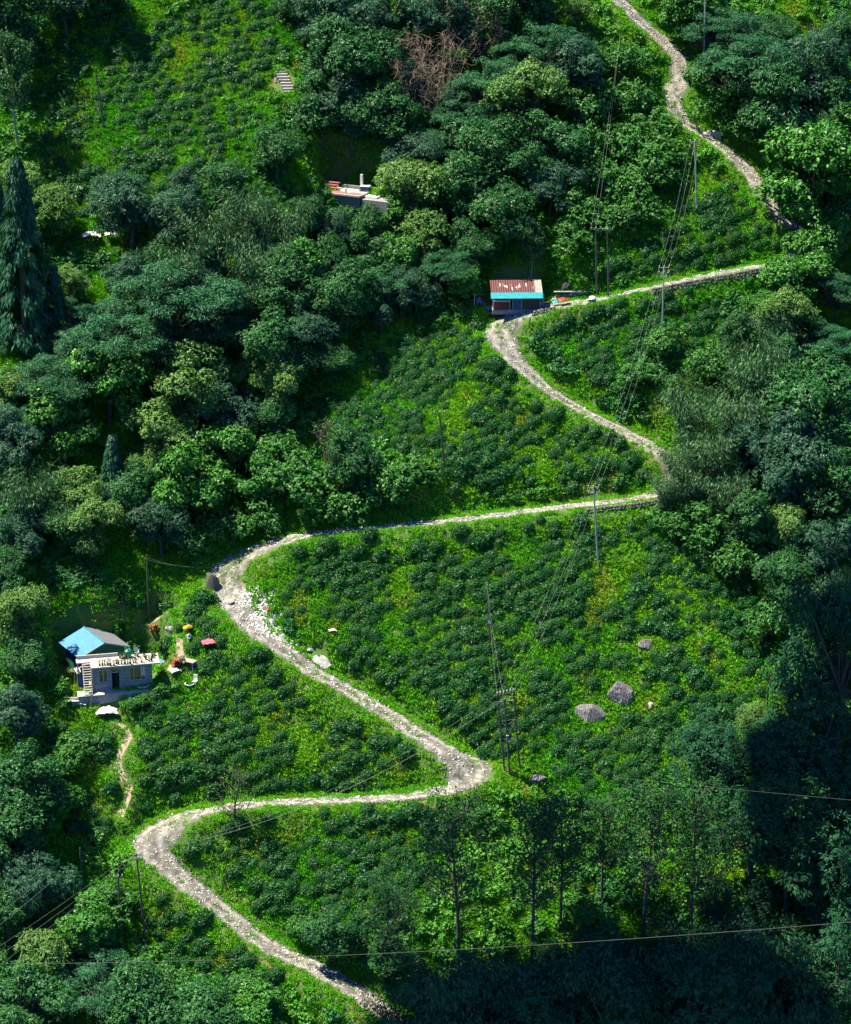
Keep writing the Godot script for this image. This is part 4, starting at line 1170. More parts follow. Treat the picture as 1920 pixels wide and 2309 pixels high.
func make_forest():
	var kinds = kinds_of_tree()
	for k in kinds:
		grown[k] = []
		for i in kinds[k].n: grown[k].append(kinds[k].fn.call(100 + i * 17 + k.hash() % 1000, kinds[k]))
	print("grown ", Time.get_ticks_msec())
	var count = {}
	var told = {}
	var turn_of = {}
	for t in TREES:
		var l = kinds[t[0]].says + " " + t[4]
		if not told.has(l): told[l] = []
		told[l].append(t)
	for l in told:
		told[l].sort_custom(func(p, q): return p[1] < q[1])
		if told[l].size() > 1:
			for i in told[l].size(): turn_of[told[l][i]] = ", leftmost" if i == 0 else (", rightmost" if i == told[l].size() - 1 else ", " + ORDINAL[i] + " from left")
	for t in TREES:
		var k = kinds[t[0]]
		var i = count.get(t[0], 0)
		count[t[0]] = i + 1
		var p = slope_point(t[1], t[2])
		var wide = t[3] * (1.06 if t[0] in ["dark", "teal", "pale", "bright", "shrub"] else 1.1)
		var scale_ = wide * 0.5 / (k.r * px_per_m(p))
		var tall = (t[6] if t.size() > 6 else 1.0) * rng.randf_range(0.95, 1.1)
		# the foot of the tree is below its crown by the height of the crown's middle
		var foot = at(t[1], t[2] + k.mid * scale_ * tall * px_per_m(p) * 0.94)
		for again in 2:
			scale_ = wide * 0.5 / (k.r * px_per_m(foot))
			foot = at(t[1], t[2] + k.mid * scale_ * tall * px_per_m(foot) * 0.94)
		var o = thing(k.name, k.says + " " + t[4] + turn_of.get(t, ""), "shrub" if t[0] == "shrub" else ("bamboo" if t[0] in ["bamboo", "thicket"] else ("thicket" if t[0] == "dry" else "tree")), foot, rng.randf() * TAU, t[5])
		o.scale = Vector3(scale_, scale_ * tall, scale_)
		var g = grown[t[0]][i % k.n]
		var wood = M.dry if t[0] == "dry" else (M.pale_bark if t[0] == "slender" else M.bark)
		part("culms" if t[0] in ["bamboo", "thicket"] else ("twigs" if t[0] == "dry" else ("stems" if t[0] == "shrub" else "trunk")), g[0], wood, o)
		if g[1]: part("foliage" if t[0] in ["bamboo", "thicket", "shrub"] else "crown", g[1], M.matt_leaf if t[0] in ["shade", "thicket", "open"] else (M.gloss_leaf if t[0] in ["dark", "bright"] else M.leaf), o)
	fill_woods(kinds)
	print("planted ", TREES.size(), " ", Time.get_ticks_msec())

# the woods between the trees picked out above: younger trees, each told by its band and its turn from the left
const WOODS = [
	["left wood", 46, [[0, 480], [300, 420], [620, 360], [700, 460], [900, 480], [1090, 540], [1030, 650], [860, 740], [700, 880], [560, 990], [420, 1120], [250, 1240], [0, 1280]]],
	["upper wood", 26, [[660, 0], [1330, 0], [1380, 120], [1330, 260], [1240, 420], [1100, 520], [950, 400], [860, 330], [700, 330], [700, 180]]],
	["right wood", 24, [[1680, 640], [1900, 560], [1920, 1300], [1760, 1280], [1680, 1150], [1600, 1100], [1640, 800]]],
	["top right wood", 14, [[1560, 20], [1900, 60], [1920, 480], [1800, 440], [1680, 300], [1560, 120]]],
	["shaded corner wood", 26, [[1000, 2150], [1400, 2080], [1700, 1900], [1800, 1600], [1920, 1400], [1920, 2330], [880, 2340]]]]

func fill_woods(kinds):
	for w in WOODS:
		var poly = PackedVector2Array()
		var frame = Rect2(Vector2(w[2][0][0], w[2][0][1]), Vector2.ZERO)
		for q in w[2]:
			poly.append(Vector2(q[0], q[1]))
			frame = frame.expand(Vector2(q[0], q[1]))
		var spots = []
		var tries = 0
		while spots.size() < w[1] and tries < 4000:
			tries += 1
			var q = frame.position + Vector2(rng.randf(), rng.randf()) * frame.size
			if not Geometry2D.is_point_in_polygon(q, poly): continue
			var good = true
			for o in spots:
				if o.distance_to(q) < 62.0: good = false
			for keep in [[790, 415, 75], [232, 548, 75], [640, 180, 60], [300, 1400, 120]]:
				if q.distance_to(Vector2(keep[0], keep[1])) < keep[2]: good = false
			if good: spots.append(q)
		spots.sort_custom(func(p, q): return p.y < q.y)
		var bands = int(ceil(spots.size() / 8.0))
		var per = int(ceil(float(spots.size()) / bands))
		for b in bands:
			var row = spots.slice(b * per, mini((b + 1) * per, spots.size()))
			row.sort_custom(func(p, q): return p.x < q.x)
			for i in row.size():
				var kind = ["dark", "teal", "dark", "bright", "teal", "dark", "feather", "pale"][rng.randi() % 8]
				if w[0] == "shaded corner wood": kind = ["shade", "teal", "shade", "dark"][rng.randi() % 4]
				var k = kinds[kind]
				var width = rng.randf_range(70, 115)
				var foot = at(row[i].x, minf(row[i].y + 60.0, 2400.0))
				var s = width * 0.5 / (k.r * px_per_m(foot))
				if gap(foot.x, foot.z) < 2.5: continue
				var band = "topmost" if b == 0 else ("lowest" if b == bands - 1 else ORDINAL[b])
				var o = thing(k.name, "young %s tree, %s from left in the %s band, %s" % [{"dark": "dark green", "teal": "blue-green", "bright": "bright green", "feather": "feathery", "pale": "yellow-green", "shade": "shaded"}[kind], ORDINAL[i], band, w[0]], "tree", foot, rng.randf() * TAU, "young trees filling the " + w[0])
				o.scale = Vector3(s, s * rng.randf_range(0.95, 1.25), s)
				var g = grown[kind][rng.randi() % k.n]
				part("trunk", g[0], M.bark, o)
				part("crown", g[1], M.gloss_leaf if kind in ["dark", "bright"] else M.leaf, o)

# unseen puffs above the view, placed and shaped to shade the slope's nearest corner
func make_unseen_cloud():
	var edge = [[2010, 1520], [1890, 1700], [1760, 1890], [1560, 2050], [1300, 2130], [1080, 2180], [900, 2300], [900, 2480], [1980, 2480]]
	var ring = PackedVector2Array()
	var high = 150.0
	for q in edge:
		var p = slope_point(clampf(q[0], -100, 2020), q[1]) + Vector3(0, 7, 0)
		p += SUN * ((high - p.y) / SUN.y)
		ring.append(Vector2(p.x, p.z))
	begin()
	var r = RandomNumberGenerator.new()
	r.seed = 71
	var frame = Rect2(ring[0], Vector2.ZERO)
	for q in ring: frame = frame.expand(q)
	frame = frame.grow_individual(4, 4, 22, 40)
	for i in 230:
		var q = frame.position + Vector2(r.randf(), r.randf()) * frame.size
		var inside = Geometry2D.is_point_in_polygon(q, ring)
		var beyond = q.x > ring[0].x + 2 or q.y > ring[7].y
		if not inside and not beyond: continue
		var s = r.randf_range(3.2, 6.0) if inside else r.randf_range(6.0, 10.0)
		lathe([Vector2(0.0, -s * 0.3), Vector2(s * 0.6, -s * 0.25), Vector2(s, 0), Vector2(s * 0.75, s * 0.4), Vector2(0.0, s * 0.6)], 12, Vector3(q.x, high + r.randf_range(-3, 5), q.y))
	var o = part("unseen_cloud", done(), M.unseen_cloud, self)
	tag(o, "unseen white puffs overhead, placed to shade the lower right corner", "", "", "structure")

# ---------- things people built or left ----------
func make_things():
	make_poles()
	make_house()
	make_yard()
	make_shed()
	make_ruin()
	make_stones()
	make_walls()

func shape(build_, material, called, parent):
	begin()
	build_.call()
	return part(called, done(), material, parent)

func boxes(called, list, material, parent, bevel = 0.012):   # one part made of joined boxes: [centre, size] each
	begin()
	for b in list: box(b[0], b[1], Basis(), bevel)
	return part(called, done(), material, parent)

func span(called, x0, x1, y0, y1, z0, z1, material, parent, bevel = 0.012):
	return boxes(called, [[Vector3((x0 + x1) / 2, (y0 + y1) / 2, (z0 + z1) / 2), Vector3(x1 - x0, y1 - y0, z1 - z0)]], material, parent, bevel)

# a corrugated metal sheet spanned by u (along the eave) and v (down the slope) from p
func sheet(called, p, u, v, material, parent, pitch = 0.24, amp = 0.022):
	begin()
	var n = v.cross(u).normalized()
	if n.y < 0: n = -n
	var steps = int(u.length() / pitch * 4.0)
	var ud = u.normalized()
	for i in steps + 1:
		var f = float(i) / steps
		var ph = f * u.length() / pitch * TAU
		var c = p + u * f + n * sin(ph) * amp
		var nn = (n - ud * cos(ph) * amp * TAU / pitch).normalized()
		for e in [0.0, 1.0]:
			V.append(c + v * e); N.append(nn); C.append(ink)
		for e in [0.0, 1.0]:
			V.append(c + v * e - n * 0.01); N.append(-nn); C.append(ink)
	for i in steps:
		var k = i * 4
		for o in [0, 2]:
			I.append(k + o); I.append(k + o + 1); I.append(k + o + 5)
			I.append(k + o); I.append(k + o + 5); I.append(k + o + 4)
	return part(called, done(), material, parent)

# cloth or tarpaulin lying over something uneven
func cloth_mesh(w, d, rise, seed_, sag = 0.5):
	begin()
	var nx = 12
	var nz = 9
	for j in nz + 1:
		for i in nx + 1:
			var u = 2.0 * i / nx - 1.0
			var v = 2.0 * j / nz - 1.0
			var wob = 0.16 * n_fine.get_noise_2d(i * 2.0 + seed_ * 13, j * 2.0) + 0.25 * n_mid.get_noise_2d(i * 2.5 + seed_ * 7, j * 2.5)
			var y = rise * (1.0 - sag * (u * u + v * v)) + wob * rise
			V.append(Vector3(u * w * 0.5 * (1.0 + 0.3 * n_fine.get_noise_2d(j * 1.5, seed_)), y, v * d * 0.5 * (1.0 + 0.35 * n_fine.get_noise_2d(seed_, i * 1.5))))
			N.append(Vector3.UP); C.append(ink)
	for j in nz:
		for i in nx:
			var k = j * (nx + 1) + i
			I.append(k); I.append(k + 1); I.append(k + nx + 2)
			I.append(k); I.append(k + nx + 2); I.append(k + nx + 1)
	smooth_normals()
	return done()

func bundle_mesh(size, seed_):
	begin()
	rock(size, seed_, 0.6, 8, 2)
	return done()

# ---------- poles and wires ----------
var pole_top = {}
func pole(id, bx, by, tx, ty, arms, pale, says, width = 1.2):
	var p = at(bx, by)
	var m = px_per_m(p)
	var high = (by - ty) / m / 0.94
	var lean = (tx - bx) / m
	var o = thing("utility_pole", says, "pole", p, 0, "electricity poles on the hillside")
	var top = Vector3(lean, high, 0)
	var mat = M.pale_pole if pale else M.pole
	shape(func(): tube([Vector3(0, -0.5, 0), top * 0.5, top], [0.105, 0.095, 0.075], 8), mat, "shaft", o)
	var ends = []
	for a in arms:
		var y = high - a
		var c = top * (y / high)
		shape(func(): box(c + Vector3(0, 0, 0.09), Vector3(width, 0.09, 0.07), Basis(Vector3.UP, 0.25)), mat, "crossarm", o)
		for s in [-0.46, 0.0, 0.46]:
			var q = c + Basis(Vector3.UP, 0.25) * Vector3(s * width, 0.05, 0.09)
			shape(func(): lathe([Vector2(0.0, 0.0), Vector2(0.03, 0.0), Vector2(0.03, 0.07), Vector2(0.06, 0.09), Vector2(0.035, 0.13), Vector2(0.06, 0.15), Vector2(0.03, 0.21), Vector2(0.0, 0.22)], 8, q), M.porcelain, "insulator", o)
			if ends.size() < 3: ends.append(p + q + Vector3(0, 0.2, 0))
	if ends.size() == 0: ends = [p + top, p + top * 0.97, p + top * 0.94]
	pole_top[id] = ends
	return o

func wire(a, b, sag, radius, material, says, group):
	begin()
	var pts = []
	for i in 21:
		var t = i / 20.0
		pts.append((b - a) * t + Vector3(0, -4.0 * sag * t * (1.0 - t), 0))
	tube(pts, radius, 4)
	return single("power_wire", done(), material, a, 0, says, "wire", group)

func far(px, py, dist): return EYE + ray(px, py) * dist

func make_poles():
	pole("shed", 1198, 677, 1192, 626, [], false, "short dark pole standing right in front of the maroon-roofed shed")
	pole("pair_a", 1347, 668, 1340, 520, [0.15], false, "dark pole, left of the two at the end of the parapet")
	pole("pair_b", 1373, 670, 1366, 522, [0.15], false, "dark pole, right of the two at the end of the parapet")
	pole("upper", 1572, 482, 1561, 325, [0.15], true, "pale pole on the slope below the upper road")
	pole("road_top", 1587, 190, 1582, -40, [], true, "thin pale pole on the bank right of the upper road")
	pole("wood", 1394, 190, 1396, 85, [], false, "dark pole in the creepers left of the upper road")
	pole("hairpin", 1493, 772, 1492, 606, [0.15, 0.75], true, "grey pole with two crossarms inside the upper hairpin field")
	pole("spur", 1004, 1062, 990, 926, [0.35], false, "dark pole in the tea on the spur below the shed")
	pole("middle", 1350, 1274, 1334, 1096, [0.15, 0.7], true, "pale pole with two crossarms below the middle road leg")
	pole("field", 1107, 1455, 1098, 1318, [], false, "dark pole with a white plate in the wide middle field")
	pole("right", 1727, 1630, 1729, 1506, [], false, "thin dark pole near the shaded trees at the right")
	pole("house", 335, 1398, 338, 1250, [], false, "dark pole beside the path above the house")
	pole("low", 328, 2112, 316, 1914, [0.15, 0.6], false, "tall dark pole below the lowest bend, carrying the near wires", 1.1)
	pole("low_left", 272, 2118, 274, 1962, [0.3], false, "dark pole just left of the tall one below the lowest bend", 0.8)
	pole("hollow", 185, 1990, 185, 1908, [], false, "short dark pole at the shaded left hollow")
	pole("meadow", 236, 292, 222, 172, [], false, "thin dark pole on the far meadow")
	# three poles under one platform
	var p = at(1148, 1742)
	var m = px_per_m(p)
	var o = thing("transformer_structure", "three dark poles braced together beside the third hairpin", "pole structure", p)
	var feet = []
	for q in [[1139, 1738, 1120, 1562], [1151, 1748, 1136, 1572], [1174, 1736, 1156, 1554]]:
		var f = at(q[0], q[1]) - p
		var h = (q[1] - q[3]) / m / 0.94
		var t = f + Vector3((q[2] - q[0]) / m, h, 0)
		shape(func(): tube([f - Vector3(0, 0.5, 0), t], [0.1, 0.075], 8), M.pole, "post", o)
		feet.append([f, t])
	var at_h = func(i, s): return feet[i][0].lerp(feet[i][1], s)
	for s in [0.45, 0.65, 0.93]:
		for e in [[0, 1], [1, 2], [0, 2]]:
			if s == 0.45 and e == [0, 2]: continue
			shape(func(): tube([at_h.call(e[0], s), at_h.call(e[1], s)], 0.035, 5), M.pole, "brace", o)
	shape(func(): tube([at_h.call(0, 0.64), at_h.call(1, 0.46)], 0.03, 5), M.pole, "brace", o)
	shape(func(): tube([at_h.call(2, 0.64), at_h.call(1, 0.5)], 0.03, 5), M.pole, "brace", o)
	shape(func(): box((at_h.call(0, 0.99) + at_h.call(2, 0.99)) / 2, Vector3(2.3, 0.1, 0.1), Basis(Vector3.UP, 0.2) * Basis(Vector3.BACK, 0.12)), M.pole, "beam", o)
	shape(func(): box(at_h.call(1, 0.97), Vector3(1.9, 0.1, 0.1), Basis(Vector3.UP, 0.2)), M.pole, "beam", o)
	for i in 6:
		var q = at_h.call(0, 1.0).lerp(at_h.call(2, 1.0), i / 5.0) + Vector3(0, 0.05, 0)
		shape(func(): lathe([Vector2(0.0, 0.0), Vector2(0.05, 0.0), Vector2(0.07, 0.08), Vector2(0.04, 0.13), Vector2(0.07, 0.2), Vector2(0.03, 0.27), Vector2(0, 0.28)], 8, q), M.porcelain, "insulator", o)
	shape(func(): box(at_h.call(1, 0.5) + Vector3(0, 0, 0.15), Vector3(0.25, 0.6, 0.2)), M.grey_wood, "fuse_box", o)
	pole_top["three"] = [p + feet[0][1], p + feet[1][1], p + feet[2][1]]
	# a plate on the pole in the wide field
	var w = at(1107, 1455)
	single("pole_plate", plate_mesh(), M.white_plastic, w + Vector3(-0.15, 2.5, 0.09), 0, "small white plate fixed to the pole in the wide field", "plate")
	var runs = [["upper", "hairpin", 1.2, "from the upper pole down to the hairpin pole"], ["hairpin", "middle", 1.6, "from the hairpin pole down to the middle pole"], ["middle", "three", 1.4, "from the middle pole down to the three braced poles"], ["three", "low", 2.4, "from the three braced poles down to the lowest bend"], ["wood", "pair_a", 1.0, "from the creepers down to the paired poles"], ["field", "three", 0.8, "from the wide field to the three braced poles"]]
	for r in runs:
		for i in (3 if r[0] in ["upper", "hairpin", "middle", "three"] else 2):
			wire(pole_top[r[0]][i], pole_top[r[1]][i], r[2] + 0.12 * i, 0.0065, M.wire, ORDINAL[i] + " thin pale wire " + r[3], "thin wires between the poles")
	for i in 3:
		wire(pole_top["low"][i], far(-520, 2440 + i * 46, 150.0), 0.8, 0.010, M.wire, ["upper", "middle", "lower"][i] + " of three pale wires crossing the lower left corner", "wires at the lower left")
	for i in 2:
		wire(far(124 + i * 6, 1963 + i * 14, 214.0), far(-420, 2330 + i * 60, 165.0), 0.5, 0.011, M.wire, ["upper", "lower"][i] + " of two wires leaving the shaded hollow at the left", "wires at the left edge")
	for i in 2:
		wire(pole_top["house"][0] - Vector3(0, 0.3 + 0.25 * i, 0), at(480, 1288) + Vector3(0, 0.4 + 0.3 * i, 0), 0.4, 0.010, M.wire, ["upper", "lower"][i] + " wire from the house pole to the mossy rock", "wires above the house")
	wire(far(-250, 2172, 92.0), far(2300, 2046, 62.0), 0.5, 0.008, M.near_wire, "single dark-grey cable crossing the bottom of the view", "cables crossing close to the camera")
	wire(far(1380, 1752, 40.0), far(2300, 1836, 30.0), 0.02, 0.0022, M.near_wire, "faint cable crossing the shaded trees at the right", "cables crossing close to the camera")

func plate_mesh():
	begin()
	box(Vector3.ZERO, Vector3(0.26, 0.3, 0.02))
	return done()

# ---------- the two houses ----------
func window_(parent, x0, x1, y0, y1, z, bars):
	var o = span("window", x0 + 0.03, x1 - 0.03, y0 + 0.03, y1 - 0.03, z - 0.16, z - 0.14, M.glass, parent, 0.0)
	for f in [[x0, x0 + 0.06, y0, y1], [x1 - 0.06, x1, y0, y1], [x0 + 0.062, x1 - 0.062, y0, y0 + 0.06], [x0 + 0.062, x1 - 0.062, y1 - 0.06, y1]]:
		span("frame", f[0], f[1], f[2], f[3], z - 0.13, z - 0.05, M.frame, o)
	for b in bars: span("mullion", b - 0.025, b + 0.025, y0 + 0.062, y1 - 0.062, z - 0.13, z - 0.06, M.frame, o)
	return o

func make_house():
	var corner = at(210, 1560)
	var turn = 0.2
	var y = house_at.y
	# the corner stands on the terrace level, along the same sight line
	var d = ray(210, 1560)
	corner = EYE + d * ((y + 0.02 - EYE.y) / d.y)
	var o = thing("concrete_house", "unplastered grey concrete house with flat roof and outside stair", "house", corner, turn)
	span("terrace", -1.5, 6.0, -2.6, 0.0, -2.3, 0.9, M.concrete, o, 0.03)
	span("terrace_floor", -1.52, 6.02, 0.002, 0.05, -2.32, 0.98, M.pale_concrete, o)
	# front wall round its openings, then the other walls
	var W = [[0, 0.62, 0.05, 2.6], [0.62, 1.53, 0.05, 0.9], [0.62, 1.53, 2.22, 2.6], [1.53, 1.83, 0.05, 2.6], [1.83, 2.62, 2.2, 2.6], [2.62, 3.6, 0.05, 2.6], [3.6, 5.2, 0.05, 0.85], [3.6, 5.2, 2.25, 2.6], [5.2, 5.75, 0.05, 2.6]]
	var list = []
	for w in W: list.append([Vector3((w[0] + w[1]) / 2, (w[2] + w[3]) / 2, -0.1), Vector3(w[1] - w[0], w[3] - w[2], 0.2)])
	boxes("front_wall", list, M.concrete, o, 0.002)
	span("side_wall", 0.0, 0.2, 0.05, 2.6, -1.9, -0.202, M.concrete, o)
	span("side_wall", 5.55, 5.75, 0.05, 2.6, -1.9, -0.202, M.concrete, o)
	span("back_wall", 0.202, 5.548, 0.05, 2.6, -1.9, -1.7, M.concrete, o)
	for x in [0.03, 1.68, 2.95, 5.62]: span("column", x, x + 0.22, 0.05, 2.598, 0.002, 0.05, M.concrete, o)
	window_(o, 0.62, 1.53, 0.9, 2.22, 0.0, [1.075])
	var w2 = window_(o, 3.6, 5.2, 0.85, 2.25, 0.0, [4.05, 4.75])
	span("curtain", 4.8, 4.9, 1.25, 2.15, -0.138, -0.132, M.white_paint, w2, 0.0)
	span("curtain", 4.98, 5.1, 1.2, 2.15, -0.138, -0.132, M.white_paint, w2, 0.0)
	var door = shape(func(): box(Vector3(2.22, 0.93, -0.62), Vector3(0.05, 1.76, 0.74), Basis(Vector3.UP, 0.5)), M.dark_brown_board, "door", o)   # it stands open, inwards
	span("transom_bar", 1.83, 2.62, 1.83, 1.9, -0.16, -0.04, M.frame, door)
	span("transom_pane", 1.85, 2.6, 1.902, 2.2, -0.15, -0.13, M.glass, door, 0.0)
	# roof slab, landing and low wall
	var slab = span("roof_slab", -0.08, 6.6, 2.602, 2.76, -2.0, 0.5, M.pale_concrete, o, 0.03)
	span("parapet", -1.3, 2.7, 2.762, 3.1, -2.0, -1.87, M.pale_concrete, slab)
	span("landing", -1.4, -0.1, 2.602, 2.74, -2.0, -1.0, M.pale_concrete, o)
	span("landing_post", -1.35, -1.2, 0.05, 2.6, -1.2, -1.05, M.concrete, o)
	# stair
	var stair = shape(func():
		for s in [-0.82, -0.08]:
			tube([Vector3(s, 0.0, 0.9), Vector3(s, 2.66, -0.98)], 0.05, 5), M.pale_concrete, "staircase", o)
	for i in 13:
		var t = (i + 0.5) / 13.0
		span("step", -0.80, -0.10, 2.66 * t - 0.02, 2.66 * t + 0.05, 0.88 - 1.88 * t - 0.1, 0.88 - 1.88 * t + 0.1, M.pale_concrete, stair)
	# on the flat roof
	var b = Basis(Vector3.UP, turn)
	var on_roof = func(x, z): return corner + b * Vector3(x, 2.765, z)
	var tank = thing("water_tank", "round green plastic water tank on the flat concrete roof", "water tank", on_roof.call(3.65, -1.45))
	shape(func(): lathe([Vector2(0, 0), Vector2(0.34, 0), Vector2(0.36, 0.06), Vector2(0.34, 0.2), Vector2(0.36, 0.25), Vector2(0.34, 0.4), Vector2(0.36, 0.45), Vector2(0.35, 0.62), Vector2(0.28, 0.72), Vector2(0.14, 0.76)], 20), M.green_plastic, "tank_body", tank)
	shape(func(): lathe([Vector2(0.15, 0.74), Vector2(0.15, 0.82), Vector2(0, 0.83)], 16), M.green_plastic, "lid", tank)
	var dish = thing("satellite_dish", "pale satellite dish beside the green tank on the roof", "satellite dish", on_roof.call(4.4, -1.6), 0.9)
	shape(func(): tube([Vector3(0, 0, 0), Vector3(0, 0.45, 0)], 0.03, 6), M.pole, "mast", dish)
	shape(func(): lathe([Vector2(0.0, 0.0), Vector2(0.12, 0.015), Vector2(0.22, 0.05), Vector2(0.31, 0.11), Vector2(0.32, 0.12), Vector2(0.22, 0.035), Vector2(0.0, -0.02)], 18, Vector3(0, 0.58, 0.02), Basis(Vector3.RIGHT, 1.05)), M.white_paint, "reflector", dish)
	shape(func(): tube([Vector3(0, 0.45, 0.1), Vector3(0, 0.62, 0.34)], 0.012, 4), M.pole, "feed_arm", dish)
	var spots = []
	for i in 14: spots.append(Vector2(0.75 + i * 0.27 + rng.randf_range(-0.05, 0.05), 0.15 + rng.randf_range(-0.12, 0.2)))
	for i in 12: spots.append(Vector2(4.4 + rng.randf_range(-0.3, 1.9), -0.4 + rng.randf_range(-1.0, 0.7)))
	for i in 5: spots.append(Vector2(2.85 + i * 0.18, -1.2 + rng.randf_range(-0.3, 0.3)))
	var i_ = 0
	for s in spots:
		var t = thing("potted_plant", "small plant in a dark pot, " + (ORDINAL[i_] + " from left along the roof's front edge" if i_ < 14 else ("%s of the crowd right of the tank" % ORDINAL[i_ - 14] if i_ < 26 else ORDINAL[i_ - 26] + " from left beside the green tank")), "potted plant", on_roof.call(s.x, s.y), rng.randf() * 6, "potted plants on the flat roof")
		var pot_r = rng.randf_range(0.08, 0.13)
		shape(func(): lathe([Vector2(0, 0), Vector2(pot_r * 0.75, 0), Vector2(pot_r, pot_r * 1.6), Vector2(pot_r * 0.9, pot_r * 1.6), Vector2(0, pot_r * 1.4)], 10), M.clay, "pot", t)
		begin()
		var r = RandomNumberGenerator.new()
		r.seed = 300 + i_
		var h = rng.randf_range(0.2, 0.5)
		for k in 40:
			leaf(Vector3(r.randf_range(-0.08, 0.08), pot_r * 1.5 + r.randf() * h, r.randf_range(-0.08, 0.08)), (sphere_dir(r) + Vector3(0, 0.5, 0)).normalized(), (sphere_dir(r) + Vector3.UP).normalized(), 0.16, 0.06, tint(r, Color(0.03, 0.09, 0.02), Color(0.14, 0.16, 0.05)))
		part("foliage", done(), M.leaf, t)
		i_ += 1
	# the house with the blue roof stands behind, turned
	var dr = ray(235, 1449)
	var ridge_y = y + 3.35
	var rf = EYE + dr * ((ridge_y - EYE.y) / dr.y)
	var h = thing("blue_roofed_house", "small house with bright blue tin gable roof and green walls", "house", Vector3(rf.x, y, rf.z), 0.564)
	var L = 4.8
	var half = 2.3
	var eave = 2.5
	shape(func():
		tri(Vector3(-half, eave, -0.25), Vector3(half, eave, -0.25), Vector3(0, 3.26, -0.25))
		quad(Vector3(-half, 0, -0.25), Vector3(half, 0, -0.25), Vector3(half, eave, -0.25), Vector3(-half, eave, -0.25)), M.green_board, "gable_wall", h)
	shape(func():
		tri(Vector3(-half, eave, -L + 0.2), Vector3(half, eave, -L + 0.2), Vector3(0, 3.26, -L + 0.2))
		quad(Vector3(-half, 0, -L + 0.2), Vector3(half, 0, -L + 0.2), Vector3(half, eave, -L + 0.2), Vector3(-half, eave, -L + 0.2)), M.green_board, "gable_wall", h)
	span("side_wall", -half, -half + 0.1, -1.2, eave, -L + 0.22, -0.27, M.green_board, h)
	span("side_wall", half - 0.1, half, 0.0, eave, -L + 0.22, -0.27, M.green_board, h)
	for i in 9: span("batten", -half - 0.03, -half - 0.002, 0.1, eave - 0.1, -L + 0.5 + i * 0.42, -L + 0.55 + i * 0.42, M.blue_plastic if i % 3 == 0 else M.green_board, h)
	span("door", -half - 0.06, -half - 0.004, -0.3, 1.9, -1.15, -0.45, M.blue_board, h)
	var s = 2.8
	for side in [-1.0, 1.0]:
		for i in 5:
			sheet("roof_sheet", Vector3(0.0, 3.36 + 0.006 * (i % 2), -L + 0.05 + i * 0.95), Vector3(0, 0, 1.0), Vector3(side * s, -1.06, 0), M.blue_tin if side < 0 else M.grey_tin, h)
		shape(func(): box(Vector3(side * s * 0.5, 3.30 - 0.53, 0.07), Vector3(2.98, 0.14, 0.05), Basis(Vector3.BACK, -side * 0.362)), M.grey_tin if side > 0 else M.frame, "barge_board", h)
	shape(func(): tube([Vector3(0, 3.38, -L), Vector3(0, 3.38, 0.08)], 0.06, 6), M.blue_tin, "ridge_cap", h)
	# lean-to sheet beside the stair
	var dl = ray(183, 1508)
	var lp = EYE + dl * ((y + 1.9 - EYE.y) / dl.y)
	var lean = thing("lean_to", "small tin lean-to between the blue-roofed house and the stair", "lean-to", Vector3(lp.x, y, lp.z), 0.5)
	sheet("roof_sheet", Vector3(-0.6, 1.95, -0.4), Vector3(1.2, 0, 0), Vector3(0, -0.25, 0.9), M.grey_tin, lean)
	for q in [Vector3(-0.55, 0, 0.45), Vector3(0.55, 0, 0.45), Vector3(-0.55, 0, -0.35), Vector3(0.55, 0, -0.35)]:
		shape(func(): tube([q - Vector3(0, 0.6, 0), q + Vector3(0, 1.7, 0)], 0.04, 6), M.grey_wood, "post", lean)
	sheet("wall_sheet", Vector3(-0.55, 1.7, 0.5), Vector3(1.1, 0, 0), Vector3(0, -1.6, 0), M.blue_board, lean)

# ---------- the yard ----------
func logs(called, px, py, w, h, d, turn, label, n):
	var o = thing(called, label, "firewood", at(px, py), turn, "stacks of split firewood")
	for i in n:
		var r = rng.randf_range(0.05, 0.09)
		var row = int(i / 6.0)
		var c = Vector3((i % 6 - 2.5) / 5.0 * w + rng.randf_range(-0.06, 0.06), 0.08 + row * h / (n / 6.0), rng.randf_range(-0.1, 0.1))
		var dir_ = Vector3(rng.randf_range(-0.25, 0.25), rng.randf_range(-0.1, 0.12), 1).normalized() * d * 0.5
		shape(func(): tube([c - dir_, c + dir_], r, 5), M.wood, "log", o)
	return o

func drape(called, px, py, w, d, rise, lift, mat, seed_, turn, label, category):
	return single(called, cloth_mesh(w, d, rise, seed_), mat, at(px, py, lift), turn, label, category)

